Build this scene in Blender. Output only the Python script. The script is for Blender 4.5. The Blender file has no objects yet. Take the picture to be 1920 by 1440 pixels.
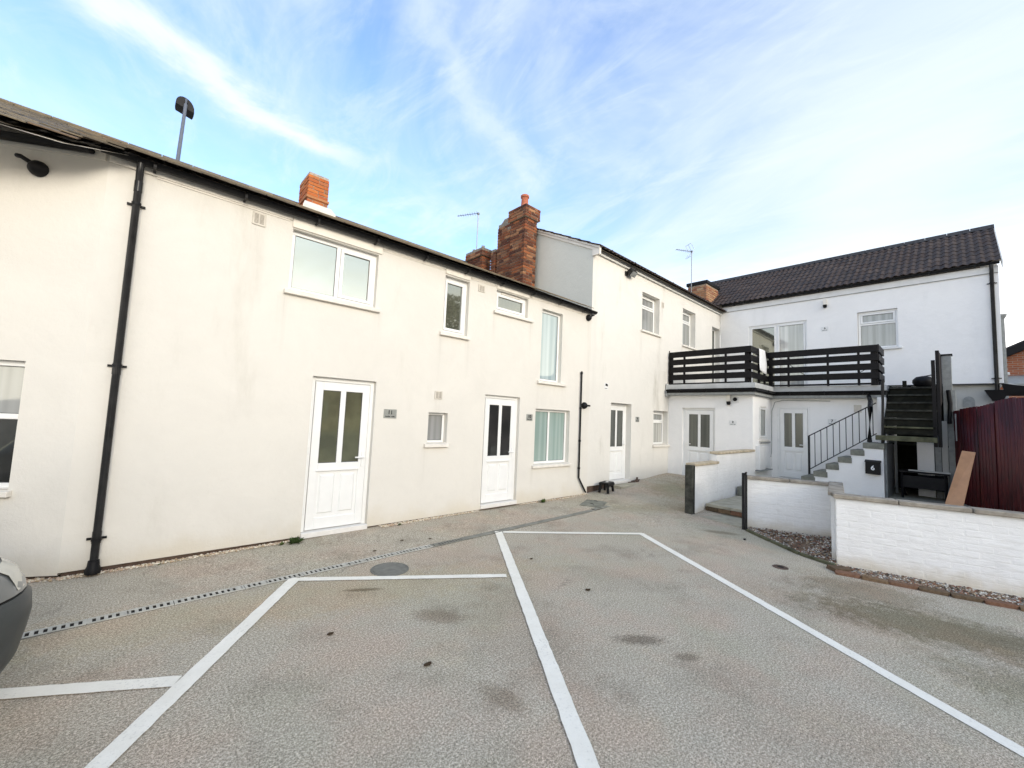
import bpy, bmesh, math, random
from mathutils import Vector, Matrix, noise
random.seed(7)
R = math.radians
sc = bpy.context.scene
COL = sc.collection

# ---------------------------------------------------------------- camera
cam_d = bpy.data.cameras.new('camera'); cam = bpy.data.objects.new('camera', cam_d); COL.objects.link(cam)
cam_d.sensor_width = 36.0; cam_d.lens = 776.2 / 1920 * 36
cam_d.clip_start = 0.05; cam_d.clip_end = 2000
RI = Vector((0.735, -0.677, 0.043)); UP = Vector((-0.085, -0.029, 0.996)); FW = Vector((0.673, 0.736, 0.079))
FW.normalize(); RI = (RI - FW * RI.dot(FW)).normalized(); UP = RI.cross(FW)
m = Matrix((RI, UP, -FW)).transposed().to_4x4(); m.translation = (0, 0, 1.65)
cam.matrix_world = m
sc.camera = cam

# ---------------------------------------------------------------- world, sun, exposure
SUN_AZ = Vector((-0.10, -1.0, 0)).normalized(); SUN_EL = 16
w = bpy.data.worlds.new('World'); sc.world = w; w.use_nodes = True
nt = w.node_tree; N = nt.nodes; L = nt.links; N.clear()
out = N.new('ShaderNodeOutputWorld'); bg = N.new('ShaderNodeBackground'); bg.inputs[1].default_value = 0.12
L.new(bg.outputs[0], out.inputs[0])
sky = N.new('ShaderNodeTexSky'); sky.sky_type = 'NISHITA'; sky.sun_disc = False
sky.sun_elevation = R(SUN_EL); sky.sun_rotation = math.atan2(SUN_AZ.x, SUN_AZ.y)
sky.air_density = 1.0; sky.dust_density = 1.5; sky.ozone_density = 1.2
tc = N.new('ShaderNodeTexCoord')
def wm(op, a, b=None, c=None, clamp=False):
    n = N.new('ShaderNodeMath'); n.operation = op; n.use_clamp = clamp
    for i, v in enumerate((a, b, c)):
        if v is None: continue
        if isinstance(v, (int, float)): n.inputs[i].default_value = v
        else: L.new(v, n.inputs[i])
    return n.outputs[0]
sep = N.new('ShaderNodeSeparateXYZ'); L.new(tc.outputs['Generated'], sep.inputs[0])
zc = wm('ADD', wm('MAXIMUM', sep.outputs[2], 0.0), 0.06)
px = wm('DIVIDE', sep.outputs[0], zc); py = wm('DIVIDE', sep.outputs[1], zc)
cmb = N.new('ShaderNodeCombineXYZ'); L.new(px, cmb.inputs[0]); L.new(py, cmb.inputs[1])
def sky_noise(rot, scale, nscale, detail, rough, dist, off=0):
    mp = N.new('ShaderNodeMapping'); mp.inputs['Rotation'].default_value = (0, 0, R(rot)); mp.inputs['Scale'].default_value = scale
    mp.inputs['Location'].default_value = (off, off * .7, off * .3)
    L.new(cmb.outputs[0], mp.inputs[0])
    n = N.new('ShaderNodeTexNoise'); n.inputs['Scale'].default_value = nscale; n.inputs['Detail'].default_value = detail
    n.inputs['Roughness'].default_value = rough; n.inputs['Distortion'].default_value = dist
    L.new(mp.outputs[0], n.inputs['Vector']); return n
def sramp(fac, stops):
    r = N.new('ShaderNodeValToRGB'); r.color_ramp.interpolation = 'EASE'
    r.color_ramp.elements[0].position, r.color_ramp.elements[0].color = stops[0][0], (stops[0][1],) * 3 + (1,)
    r.color_ramp.elements[1].position, r.color_ramp.elements[1].color = stops[-1][0], (stops[-1][1],) * 3 + (1,)
    for p_, v_ in stops[1:-1]:
        e = r.color_ramp.elements.new(p_); e.color = (v_,) * 3 + (1,)
    L.new(fac, r.inputs[0]); return r.outputs[0]
wob = sky_noise(20, (1, 1, 1), 2.3, 6, .62, .3, 3.1)
wobv = wm('MULTIPLY', wm('SUBTRACT', wob.outputs['Fac'], .5), 0.42)
big = sramp(sky_noise(-35, (1.1, .8, 1), 1.15, 6, .6, .6, 5.3).outputs['Fac'], [(.40, 0), (.68, .85)])
fine = sramp(sky_noise(-25, (2.6, 1.0, 1), 2.2, 8, .66, .8, 1.7).outputs['Fac'], [(.42, 0), (.72, .8)])
def streak(x0, y0, x1, y1, wid, strength):
    d = Vector((x1 - x0, y1 - y0)); ln = d.length; d /= ln
    # along / across
    ax = wm('ADD', wm('MULTIPLY', wm('SUBTRACT', px, x0), d.x), wm('MULTIPLY', wm('SUBTRACT', py, y0), d.y))
    cr = wm('ADD', wm('MULTIPLY', wm('SUBTRACT', px, x0), -d.y), wm('MULTIPLY', wm('SUBTRACT', py, y0), d.x))
    cr = wm('ADD', cr, wobv)
    g = wm('POWER', 2.718, wm('MULTIPLY', wm('POWER', wm('DIVIDE', wm('ABSOLUTE', cr), wid), 2.0), -1.0))
    # taper along
    t = wm('DIVIDE', ax, ln)
    e = wm('MULTIPLY', wm('SUBTRACT', 1.0, wm('ABSOLUTE', wm('SUBTRACT', wm('MULTIPLY', t, 2.0), 1.0)), clamp=True), 2.2, clamp=True)
    return wm('MULTIPLY', wm('MULTIPLY', g, e), strength)
s1 = streak(-.35, 1.25, .62, 1.50, .065, .95)
s2 = streak(.10, .60, 1.25, 1.22, .045, .36)
s3 = streak(-1.5, 2.2, 1.6, 2.5, .28, .45)
s4 = streak(1.25, -.05, 3.0, .55, .33, .6)
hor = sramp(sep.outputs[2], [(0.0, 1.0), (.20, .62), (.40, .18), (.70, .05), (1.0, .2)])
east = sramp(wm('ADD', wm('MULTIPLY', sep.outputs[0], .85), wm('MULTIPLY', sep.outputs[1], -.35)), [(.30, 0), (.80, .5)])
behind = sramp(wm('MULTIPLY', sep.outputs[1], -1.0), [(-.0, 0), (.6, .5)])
def screen(a, b): return wm('SUBTRACT', 1.0, wm('MULTIPLY', wm('SUBTRACT', 1.0, a, clamp=True), wm('SUBTRACT', 1.0, b, clamp=True)))
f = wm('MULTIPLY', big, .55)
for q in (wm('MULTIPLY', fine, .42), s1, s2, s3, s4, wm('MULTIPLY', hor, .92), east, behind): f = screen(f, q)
mx = N.new('ShaderNodeMix'); mx.data_type = 'RGBA'; L.new(f, mx.inputs['Factor'])
gain = N.new('ShaderNodeMix'); gain.data_type = 'RGBA'; gain.blend_type = 'MULTIPLY'; gain.inputs['Factor'].default_value = 1
L.new(sky.outputs[0], gain.inputs['A']); gain.inputs['B'].default_value = (.56, .67, .84, 1)
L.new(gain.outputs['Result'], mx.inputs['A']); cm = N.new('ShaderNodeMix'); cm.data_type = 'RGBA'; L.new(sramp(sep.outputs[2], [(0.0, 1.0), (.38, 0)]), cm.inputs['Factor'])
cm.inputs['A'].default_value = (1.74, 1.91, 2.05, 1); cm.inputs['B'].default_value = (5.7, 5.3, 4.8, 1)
glow = N.new('ShaderNodeMix'); glow.data_type = 'RGBA'; glow.blend_type = 'MULTIPLY'   # thin cloud is brighter towards the veiled sun
sd_ = wm('ADD', wm('MULTIPLY', sep.outputs[0], SUN_AZ.x), wm('MULTIPLY', sep.outputs[1], SUN_AZ.y))
L.new(sramp(sd_, [(0.0, 0.0), (.95, 1.0)]), glow.inputs['Factor']); L.new(cm.outputs['Result'], glow.inputs['A']); glow.inputs['B'].default_value = (1.25, 1.2, 1.12, 1)
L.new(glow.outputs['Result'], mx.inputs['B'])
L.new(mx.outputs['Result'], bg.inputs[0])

sun_d = bpy.data.lights.new('sun', 'SUN'); sun_d.energy = 0.5; sun_d.angle = R(24); sun_d.color = (1.0, .90, .76)
sun = bpy.data.objects.new('sun', sun_d); COL.objects.link(sun)
sdir = SUN_AZ * math.cos(R(SUN_EL)) + Vector((0, 0, math.sin(R(SUN_EL))))
sun.rotation_euler = sdir.to_track_quat('Z', 'Y').to_euler(); sun.location = (0, -10, 30)
sc.view_settings.view_transform = 'Standard'; sc.view_settings.look = 'None'
sc.view_settings.exposure = 2.27; sc.view_settings.gamma = 1; sc.view_settings.use_curve_mapping = False
sc.render.engine = 'CYCLES'

# ---------------------------------------------------------------- materials
def srgb(r, g, b):
    f_ = lambda c: (c / 255 / 12.92) if c / 255 <= .04045 else ((c / 255 + .055) / 1.055) ** 2.4
    return (f_(r), f_(g), f_(b), 1)
class Mat:
    def __init__(s, name, col=(.8, .8, .8), rough=.6, metal=0, spec=.5):
        s.m = bpy.data.materials.new(name); s.m.use_nodes = True; s.t = s.m.node_tree
        s.b = s.t.nodes['Principled BSDF']; s.b.inputs['Base Color'].default_value = tuple(col[:3]) + (1,)
        s.b.inputs['Roughness'].default_value = rough; s.b.inputs['Metallic'].default_value = metal
        s.b.inputs['Specular IOR Level'].default_value = spec
        s.geo = s.t.nodes.new('ShaderNodeNewGeometry'); s.pos = s.geo.outputs['Position']; s.col = None; s.h = None
    def n(s, typ, **k):
        n = s.t.nodes.new(typ)
        for a, v in k.items():
            if hasattr(n, a): setattr(n, a, v)
        return n
    def link(s, a, b): s.t.links.new(a, b)
    def mapv(s, scale=(1, 1, 1), rot=(0, 0, 0), vec=None):
        m_ = s.n('ShaderNodeMapping'); m_.inputs['Scale'].default_value = scale; m_.inputs['Rotation'].default_value = rot
        s.link(vec or s.pos, m_.inputs[0]); return m_.outputs[0]
    def noise(s, scale, detail=5, rough=.6, vec=None, dist=0):
        n = s.n('ShaderNodeTexNoise'); n.inputs['Scale'].default_value = scale; n.inputs['Detail'].default_value = detail
        n.inputs['Roughness'].default_value = rough; n.inputs['Distortion'].default_value = dist
        s.link(vec or s.pos, n.inputs['Vector']); return n.outputs['Fac']
    def ramp(s, fac, stops, ease=False):
        r = s.n('ShaderNodeValToRGB'); el = r.color_ramp.elements
        if ease: r.color_ramp.interpolation = 'EASE'
        def c4(c): return (c,) * 3 + (1,) if isinstance(c, (int, float)) else tuple(c[:3]) + (1,)
        el[0].position = stops[0][0]; el[0].color = c4(stops[0][1]); el[1].position = stops[-1][0]; el[1].color = c4(stops[-1][1])
        for p_, c in stops[1:-1]: e = el.new(p_); e.color = c4(c)
        s.link(fac, r.inputs[0]); return r.outputs[0]
    def math(s, op, a, b=0.0, clamp=False):
        n = s.n('ShaderNodeMath'); n.operation = op; n.use_clamp = clamp
        for i, v in enumerate((a, b)):
            if isinstance(v, (int, float)): n.inputs[i].default_value = v
            else: s.link(v, n.inputs[i])
        return n.outputs[0]
    def mix(s, fac, a, b, blend='MIX'):
        n = s.n('ShaderNodeMix'); n.data_type = 'RGBA'; n.blend_type = blend
        for k, v in (('Factor', fac), ('A', a), ('B', b)):
            i = n.inputs[k] if k != 'Factor' else n.inputs['Factor']
            if isinstance(v, (int, float)) and k == 'Factor': i.default_value = v
            elif isinstance(v, (tuple, list)): i.default_value = tuple(v[:3]) + (1,)
            else: s.link(v, i)
        return n.outputs['Result']
    def base(s, c): s.link(c, s.b.inputs['Base Color']); s.col = c
    def bump(s, h, dist=.01, strength=.5):
        b = s.n('ShaderNodeBump'); b.inputs['Distance'].default_value = dist; b.inputs['Strength'].default_value = strength
        s.link(h, b.inputs['Height'])
        if s.h is not None: s.link(s.h, b.inputs['Normal'])
        s.h = b.outputs[0]; s.link(s.h, s.b.inputs['Normal'])
    def axis(s, i):
        n = s.n('ShaderNodeSeparateXYZ'); s.link(s.pos, n.inputs[0]); return n.outputs[i]
    def rand(s): return s.n('ShaderNodeObjectInfo').outputs['Random']

def simple(name, col, rough=.6, metal=0, var=.06, nscale=14, bumpd=0, spec=.2):
    M = Mat(name, col, rough, metal, spec)
    c = Vector(col[:3]); lo = tuple(c * (1 - var)); hi = tuple(min(1, v) for v in c * (1 + var))
    M.base(M.ramp(M.noise(nscale, 4), [(.3, lo), (.7, hi)]))
    if bumpd: M.bump(M.noise(nscale * 3, 4), bumpd, .5)
    return M.m

def render_wall(name, col, dirt, zdirt=0.35, streaks=.5, drips=()):
    M = Mat(name, col, .85, spec=.25)
    c = Vector(col[:3])
    b = M.ramp(M.noise(1.3, 8, .7, None, .6), [(.34, tuple(c * .95)), (.62, tuple(c))])
    # soft grey weathering, stretched down the wall
    st = M.ramp(M.noise(1.0, 7, .68, M.mapv((1.5, 1.5, .35))), [(.54, 0), (.80, 1)], True)
    b = M.mix(M.math('MULTIPLY', st, streaks), b, tuple(Vector(dirt)))
    bl = M.ramp(M.noise(5.5, 8, .75), [(.60, 0), (.78, .30)], True)
    b = M.mix(M.math('MULTIPLY', bl, streaks), b, tuple(Vector(dirt) * .85))
    z = M.axis(2)
    if drips:   # rain streaks below sill ends and wall fittings: x, half width, top, length
        dn = M.noise(1.0, 6, .7, M.mapv((26, 26, 1.1))); tot = None; X = M.axis(0)
        for (x, hw, zt, ln) in drips:
            a_ = M.math('SUBTRACT', 1.0, M.math('DIVIDE', M.math('ABSOLUTE', M.math('SUBTRACT', X, x)), hw), True)
            t_ = M.math('DIVIDE', M.math('SUBTRACT', zt, z), ln)
            b_ = M.math('MULTIPLY', M.math('GREATER_THAN', t_, 0.0), M.math('SUBTRACT', 1.0, t_, True))
            q_ = M.math('MULTIPLY', a_, b_); tot = q_ if tot is None else M.math('MAXIMUM', tot, q_)
        b = M.mix(M.math('MULTIPLY', M.math('MULTIPLY', tot, M.ramp(dn, [(.38, 0), (.66, 1)])), .28), b, tuple(Vector(dirt) * .8))
    zz = M.math('ADD', z, M.math('MULTIPLY', M.math('SUBTRACT', M.noise(2.2, 6, .65), .5), .55))
    low = M.ramp(zz, [(.0, .55), (zdirt, .0)], True)
    b = M.mix(low, b, (c.x * .84, c.y * .78, c.z * .66))
    M.base(b)
    M.bump(M.noise(140, 3, .6), .004, .30)
    M.bump(M.noise(6, 6, .65), .02, .4)
    return M.m
M_cream = render_wall('cream_render', (.70, .672, .612), (.50, .47, .40), drips=((1.28, .10, 3.06, .9), (2.49, .09, 3.06, .8), (3.55, .08, 2.9, .9), (4.09, .07, 2.9, .7), (4.64, .08, 3.49, .7), (5.58, .10, 3.49, .9), (5.83, .07, 2.33, .8), (6.62, .09, 2.33, .7), (3.58, .12, 1.88, .5), (3.38, .07, 1.12, .6), (5.76, .07, .68, .5), (6.87, .07, .68, .5), (.94, .10, 3.78, .7), (7.42, .16, 3.95, 2.6)))
M_cream2 = render_wall('cream_render_b', (.71, .688, .635), (.44, .42, .36), streaks=.9, drips=((9.63, .09, 4.0, 1.2), (10.64, .10, 4.0, 1.5), (11.96, .09, 3.95, 1.0), (12.92, .10, 3.95, 1.3), (10.35, .07, 1.0, .6), (11.18, .07, 1.0, .6), (8.9, .14, 5.3, .8), (10.9, .35, 3.1, 2.2), (7.62, .12, 5.4, 4.5), (10.75, .06, 4.88, .6)))
M_white = render_wall('white_render', (.87, .86, .835), (.55, .55, .52), zdirt=.2, streaks=.35)
M_greywall = render_wall('grey_render', (.66, .66, .59), (.36, .38, .36), streaks=.9)
M_conc = render_wall('concrete_wall', (.50, .50, .47), (.30, .30, .27), streaks=.9)

def painted_brick():
    M = Mat('white_painted_brick', (.8, .8, .78), .7, spec=.3)
    b = M.ramp(M.noise(3.0, 6, .6), [(.3, (.80, .79, .76)), (.65, (.88, .87, .84))])
    sc_ = M.ramp(M.noise(5, 8, .75, M.mapv((1, 1, 2.8))), [(.62, 0), (.74, .55)])
    b = M.mix(sc_, b, (.50, .46, .39))
    z = M.axis(2)
    zz = M.math('ADD', z, M.math('MULTIPLY', M.math('SUBTRACT', M.noise(3, 6, .65), .5), .3))
    b = M.mix(M.ramp(zz, [(.0, .7), (.22, 0)], True), b, (.60, .53, .40))
    M.base(b); M.bump(M.noise(8, 6, .65, M.mapv((1, 1, 3.0))), .018, .5); M.bump(M.noise(90, 3), .003, .4)
    return M.m
M_pbrick = painted_brick()
M_pmortar = M_pbrick

def upvc(name='white_upvc', c=(.82, .82, .80)):
    M = Mat(name, c, .28, spec=.5)
    M.base(M.ramp(M.noise(6, 5, .6), [(.3, tuple(v * .95 for v in c)), (.7, c)])); return M.m
M_upvc = upvc()
M_sill = simple('painted_sill', (.74, .70, .63), .7, var=.08, nscale=9, bumpd=.002)
M_trim = simple('cream_trim', (.78, .74, .66), .6, var=.07, nscale=4)
M_wtrim = simple('white_trim', (.74, .74, .72), .6, var=.08, nscale=4)
M_black = simple('black_plastic', (.008, .008, .009), .5, var=.3, nscale=8, spec=.2)
M_pipe = simple('black_pipe', (.022, .022, .022), .22, var=.35, nscale=6)
M_blackmetal = simple('black_painted_metal', (.02, .02, .02), .45, var=.3, bumpd=.001)
M_seal = simple('grey_gasket', (.10, .10, .10), .7)
M_plinth = simple('dark_plinth', (.10, .07, .055), .9, var=.4, nscale=12, bumpd=.004)

def glass(name, col, refl=.12, col2=None, vert=False, rough=.03, grad=None):
    M = Mat(name, col, .5, spec=.2); t = M.t
    if col2:
        if vert:
            b = M.noise(11, 1, .5, M.mapv((1, 1, .02)))
        else: b = M.noise(3, 3, .5)
        M.base(M.ramp(b, [(.35, col), (.65, col2)]))
    gl = M.n('ShaderNodeBsdfGlossy'); gl.inputs['Roughness'].default_value = rough; gl.inputs['Color'].default_value = (.86, .89, .80, 1)
    lw = M.n('ShaderNodeFresnel'); lw.inputs['IOR'].default_value = 1.52
    fac = M.math('ADD', M.math('MULTIPLY', lw.outputs[0], 1.2), refl, True)
    bmp = M.n('ShaderNodeBump'); bmp.inputs['Distance'].default_value = .004; bmp.inputs['Strength'].default_value = .25
    M.link(M.noise(2.2, 2, .5), bmp.inputs['Height']); M.link(bmp.outputs[0], gl.inputs['Normal'])
    ms = M.n('ShaderNodeMixShader'); M.link(fac, ms.inputs[0]); M.link(M.b.outputs[0], ms.inputs[1]); M.link(gl.outputs[0], ms.inputs[2])
    M.link(ms.outputs[0], t.nodes['Material Output'].inputs['Surface']); return M.m
G_sky = glass('glass_reflecting', (.10, .115, .085), .42)
G_mid = glass('glass_mid', (.06, .06, .045), .22, (.10, .10, .07))
G_olive = glass('glass_olive', (.055, .058, .032), .06, (.11, .115, .065))
G_dark = glass('glass_dark', (.012, .013, .013), .02, (.03, .03, .03))
G_door = glass('glass_obscured', (.035, .038, .036), .05, (.075, .078, .07), True, rough=.15)
G_blind = glass('glass_vertical_blind', (.30, .38, .40), .05, (.46, .54, .55), True)
G_teal = glass('glass_teal_blind', (.26, .35, .32), .03, (.36, .44, .41), True)
G_grey = glass('glass_grey_net', (.22, .225, .22), .06, (.34, .345, .34), True)
G_curt = glass('glass_white_curtain', (.34, .34, .32), .08, (.60, .59, .56), True)
G_car = glass('car_window', (.01, .012, .012), .05)

def asphalt():
    M = Mat('asphalt', (.25, .24, .22), .92, spec=.25)
    n1 = M.noise(150, 3, .75)
    a = M.ramp(n1, [(.36, (.085, .075, .060)), (.5, (.27, .25, .214)), (.62, (.56, .53, .47))])
    n0 = M.noise(72, 4, .8)
    a = M.mix(.5, a, M.ramp(n0, [(.38, (.07, .063, .054)), (.51, (.275, .26, .23)), (.62, (.62, .59, .54))]))
    v = M.n('ShaderNodeTexVoronoi'); v.inputs['Scale'].default_value = 80; M.link(M.pos, v.inputs['Vector'])
    sp = M.ramp(v.outputs['Distance'], [(.08, 1), (.22, 0)])
    spm = M.math('MULTIPLY', sp, M.ramp(M.noise(30, 3), [(.5, 0), (.62, .75)]))
    a = M.mix(spm, a, (.66, .64, .58))
    # pink, green and dark hues of a worn surface
    pk = M.ramp(M.noise(1.1, 5, .6), [(.42, 0), (.66, .45)], True)
    a = M.mix(pk, a, (1.10, .90, .85), 'MULTIPLY')
    gn = M.ramp(M.noise(.75, 6, .65, M.mapv((1, 1, 1), (.4, .2, 1.1))), [(.45, 0), (.68, .6)], True)
    a = M.mix(gn, a, (.90, .93, .86), 'MULTIPLY')
    dk = M.ramp(M.noise(1.7, 7, .7, M.mapv((1, 1, 1), (0, 0, 2.1))), [(.47, 0), (.74, .75)], True)
    a = M.mix(dk, a, (.66, .65, .63), 'MULTIPLY')
    lt = M.ramp(M.noise(2.3, 7, .72, M.mapv((1, 1, 1), (0, 0, .7))), [(.54, 0), (.74, .6)], True)
    a = M.mix(lt, a, (1.22, 1.2, 1.14), 'MULTIPLY')
    a = M.mix(1.0, a, (1.42, 1.36, 1.235), 'MULTIPLY')
    # fine cracks
    cr = M.n('ShaderNodeTexVoronoi'); cr.feature = 'DISTANCE_TO_EDGE'; cr.inputs['Scale'].default_value = .55
    dv = M.n('ShaderNodeVectorMath'); dv.operation = 'ADD'
    nz = M.n('ShaderNodeTexNoise'); nz.inputs['Scale'].default_value = 1.5; nz.inputs['Detail'].default_value = 8; M.link(M.pos, nz.inputs['Vector'])
    M.link(nz.outputs['Color'], dv.inputs[0]); M.link(M.pos, dv.inputs[1]); M.link(dv.outputs[0], cr.inputs['Vector'])
    ck = M.math('MULTIPLY', M.ramp(cr.outputs['Distance'], [(.0, 1), (.006, 0)]), M.ramp(M.noise(.7, 2), [(.5, 0), (.6, .45)]))
    a = M.mix(ck, a, (.09, .08, .07))
    # stains with places of their own: (x, y, radius x, radius y, angle, colour, strength)
    def stain(a, x, y, rx, ry, ang, col, st, lo=.35, hi=1.0):
        s = M.n('ShaderNodeMapping'); s.vector_type = 'TEXTURE'
        s.inputs['Location'].default_value = (x, y, 0); s.inputs['Rotation'].default_value = (0, 0, R(ang)); s.inputs['Scale'].default_value = (rx, ry, 50)
        M.link(M.pos, s.inputs[0]); ln = M.n('ShaderNodeVectorMath'); ln.operation = 'LENGTH'; M.link(s.outputs[0], ln.inputs[0])
        d = M.math('ADD', ln.outputs['Value'], M.math('MULTIPLY', M.math('SUBTRACT', M.noise(4.5 / max(min(rx, ry), .12), 8, .78), .5), 2.0))
        return M.mix(M.math('MULTIPLY', M.ramp(d, [(lo, 1), (hi, 0)], True), st), a, col, 'MULTIPLY')
    a = stain(a, 5.25, .15, .55, 1.45, 14, (.46, .44, .35), .9)
    a = stain(a, 5.75, .75, .5, .8, 20, (.60, .56, .48), .75)
    a = stain(a, 4.6, -.6, .5, 1.1, 14, (.55, .54, .44), .7)
    a = stain(a, 3.0, 1.72, .10, .26, 50, (.40, .38, .36), .8)
    a = stain(a, 3.06, 1.38, .07, .12, 50, (.45, .43, .4), .7)
    a = stain(a, 1.72, 3.80, .05, .24, 60, (.42, .38, .32), .85)
    a = stain(a, 6.9, 2.6, .13, .35, 30, (.55, .5, .45), .8)
    a = stain(a, 7.6, 4.0, 1.6, .5, -30, (.80, .80, .74), .8)
    a = stain(a, 9.4, 4.5, 1.3, .8, 0, (.72, .74, .64), .8)
    a = stain(a, 2.4, 2.3, .6, 1.2, -20, (.84, .79, .76), .6)
    a = stain(a, 2.0, 2.95, .16, .30, 40, (.62, .56, .52), .8)
    a = stain(a, 1.75, 1.9, .12, .25, 10, (.66, .62, .58), .8)
    a = stain(a, 3.9, 2.6, .35, .8, 30, (.84, .83, .81), .5)
    a = stain(a, 4.9, 1.3, .5, .9, 15, (.82, .81, .78), .5)
    a = stain(a, 2.9, .6, .5, .9, 30, (.85, .84, .82), .5)
    a = stain(a, 1.2, 3.9, 3.5, .5, -14, (1.0, .96, .86), .8)
    M.base(a)
    M.bump(n1, .003, .35); M.bump(n0, .002, .25); M.bump(M.noise(2, 4), .02, .3)
    return M.m
M_asph = asphalt()
def paint_line():
    M = Mat('white_road_paint', (.7, .7, .68), .75, spec=.3)
    a = M.ramp(M.noise(4, 6, .7), [(.3, (.80, .765, .67)), (.7, (.90, .87, .78))])
    wear = M.ramp(M.noise(60, 6, .8), [(.54, 0), (.68, .9)])
    wm_ = M.math('MULTIPLY', wear, M.ramp(M.noise(2.4, 5, .6), [(.42, .15), (.66, 1)]))
    a = M.mix(wm_, a, (.36, .34, .30)); M.base(a); M.bump(M.noise(150, 4, .7), .004, .7); return M.m
M_line = paint_line()
M_slab = simple('concrete_slab', (.38, .35, .27), .9, var=.22, nscale=5, bumpd=.006)
M_slabg = simple('drain_cover_grey', (.24, .235, .20), .9, var=.25, nscale=9, bumpd=.004)
M_slab2 = simple('stone_step', (.20, .20, .165), .9, var=.3, nscale=9, bumpd=.006)
M_cop = simple('weathered_coping', (.30, .265, .215), .85, var=.38, nscale=7, bumpd=.006)
M_cop2 = simple('buff_coping', (.50, .42, .30), .85, var=.25, nscale=8, bumpd=.006)
M_soil = simple('gravel_soil', (.15, .10, .065), .95, var=.45, nscale=9, bumpd=.02)
def rnd_mat(name, stops, rough=.9, nsc=30, bd=.003, dirt=.5):
    M = Mat(name, stops[0][1], rough, spec=.25)
    c = M.ramp(M.rand(), stops)
    c = M.mix(M.ramp(M.noise(nsc, 5, .7), [(.40, 0), (.75, dirt)]), c, (.45, .42, .38), 'MULTIPLY')
    M.base(c); M.bump(M.noise(nsc * 2, 4, .7), bd, .6); return M.m
M_brick = rnd_mat('orange_brick', [(0, (.42, .115, .035)), (.3, (.50, .17, .05)), (.6, (.36, .10, .04)), (.85, (.46, .21, .09)), (1, (.25, .10, .06))])
M_brickd = rnd_mat('weathered_brick', [(0, (.26, .08, .035)), (.25, (.08, .035, .026)), (.5, (.34, .12, .05)), (.7, (.10, .05, .035)), (.85, (.40, .20, .10)), (1, (.12, .05, .035))], dirt=.9)
M_brickg = rnd_mat('mossy_brick', [(0, (.16, .075, .045)), (.4, (.22, .12, .075)), (.7, (.11, .08, .05)), (1, (.26, .17, .10))], dirt=.9)
M_brickm = rnd_mat('mixed_brick', [(0, (.42, .19, .09)), (.35, (.48, .30, .17)), (.6, (.30, .12, .07)), (1, (.50, .36, .22))], dirt=.6)
M_mort = simple('mortar', (.36, .31, .25), .95, var=.3, nscale=20, bumpd=.004)
M_mortd = simple('dark_mortar', (.24, .21, .17), .95, var=.4, nscale=20, bumpd=.004)
M_slate = rnd_mat('lichen_slate', [(0, (.16, .135, .10)), (.3, (.215, .18, .13)), (.6, (.13, .115, .095)), (.85, (.26, .215, .15)), (1, (.19, .13, .09))], nsc=22, dirt=.8)
M_tile = rnd_mat('brown_roof_tile', [(0, (.060, .042, .036)), (.4, (.072, .055, .049)), (.7, (.050, .040, .038)), (1, (.088, .066, .056))], rough=.8, nsc=14, dirt=.9)
M_ridge = simple('ridge_tile', (.045, .045, .048), .7, var=.3)
M_terra = simple('terracotta', (.42, .14, .085), .8, var=.2, nscale=12)
M_cowl = simple('grey_cowl', (.30, .30, .30), .5)
M_deckw = simple('black_stained_timber', (.006, .005, .005), .55, var=.5, nscale=12, bumpd=.003)
M_stepw = simple('mossy_timber_and_shade', (.016, .016, .011), .85, var=.6, nscale=7, bumpd=.006)  # also darkens the store's back wall in place of shade
M_treadw = simple('worn_tread', (.055, .055, .045), .85, var=.5, nscale=9, bumpd=.006)
M_moss = simple('green_timber', (.10, .10, .06), .9, var=.4, nscale=7, bumpd=.006)
M_galv = simple('galvanised_steel', (.42, .43, .42), .5, metal=.4, var=.15, nscale=12)
M_drain = simple('drain_steel', (.48, .47, .42), .6, metal=.15, var=.2, nscale=12)
M_void = simple('dark_void', (.022, .020, .017), .95)
M_manh = simple('manhole_iron', (.19, .19, .17), .7, metal=.2, var=.18, nscale=18, bumpd=.003)
M_fasc = simple('grey_fascia', (.50, .51, .50), .55, var=.12, nscale=5)
M_plank = simple('pine_plank', (.56, .31, .17), .6, var=.15, nscale=5, bumpd=.001)
M_red = Mat('oxblood_sheet', (.09, .012, .014), .5, spec=.4)
_a = M_red.ramp(M_red.noise(3.2, 7, .7, M_red.mapv((1, 1, .45))), [(.30, (.020, .003, .004)), (.55, (.075, .006, .008)), (.8, (.13, .035, .016))])
M_red.base(_a); M_red = M_red.m
M_cloth = simple('white_cloth', (.78, .78, .77), .95, var=.03, nscale=6, bumpd=.004)
M_plate = simple('brushed_plate', (.40, .41, .38), .35, metal=.55, var=.12, nscale=30)
M_wplate = simple('white_plate', (.74, .74, .72), .4)
M_ink = simple('black_ink', (.02, .02, .02), .5)
M_winkl = simple('white_lettering', (.85, .85, .85), .5)
M_ventm = simple('vent_plastic', (.60, .56, .49), .6, var=.1)
M_ventd = simple('vent_slots', (.28, .25, .21), .8)
M_alu = simple('aerial_aluminium', (.25, .26, .27), .4, metal=.6)
M_lampm = simple('lamp_grey', (.07, .08, .09), .45, var=.15)
M_polem = simple('lamp_pole_steel', (.12, .14, .18), .6)
M_gbox = simple('grey_duct', (.30, .31, .30), .7, var=.15)
M_copper = simple('lead_flashing', (.62, .60, .55), .7, var=.12)
M_chalk = simple('whitewashed_step', (.72, .70, .66), .7)
M_leafm = rnd_mat('weed_green', [(0, (.04, .07, .02)), (.5, (.07, .11, .03)), (1, (.12, .14, .05))], nsc=30)
M_litter = simple('brown_leaf', (.05, .03, .015), .8, var=.4)

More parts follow.
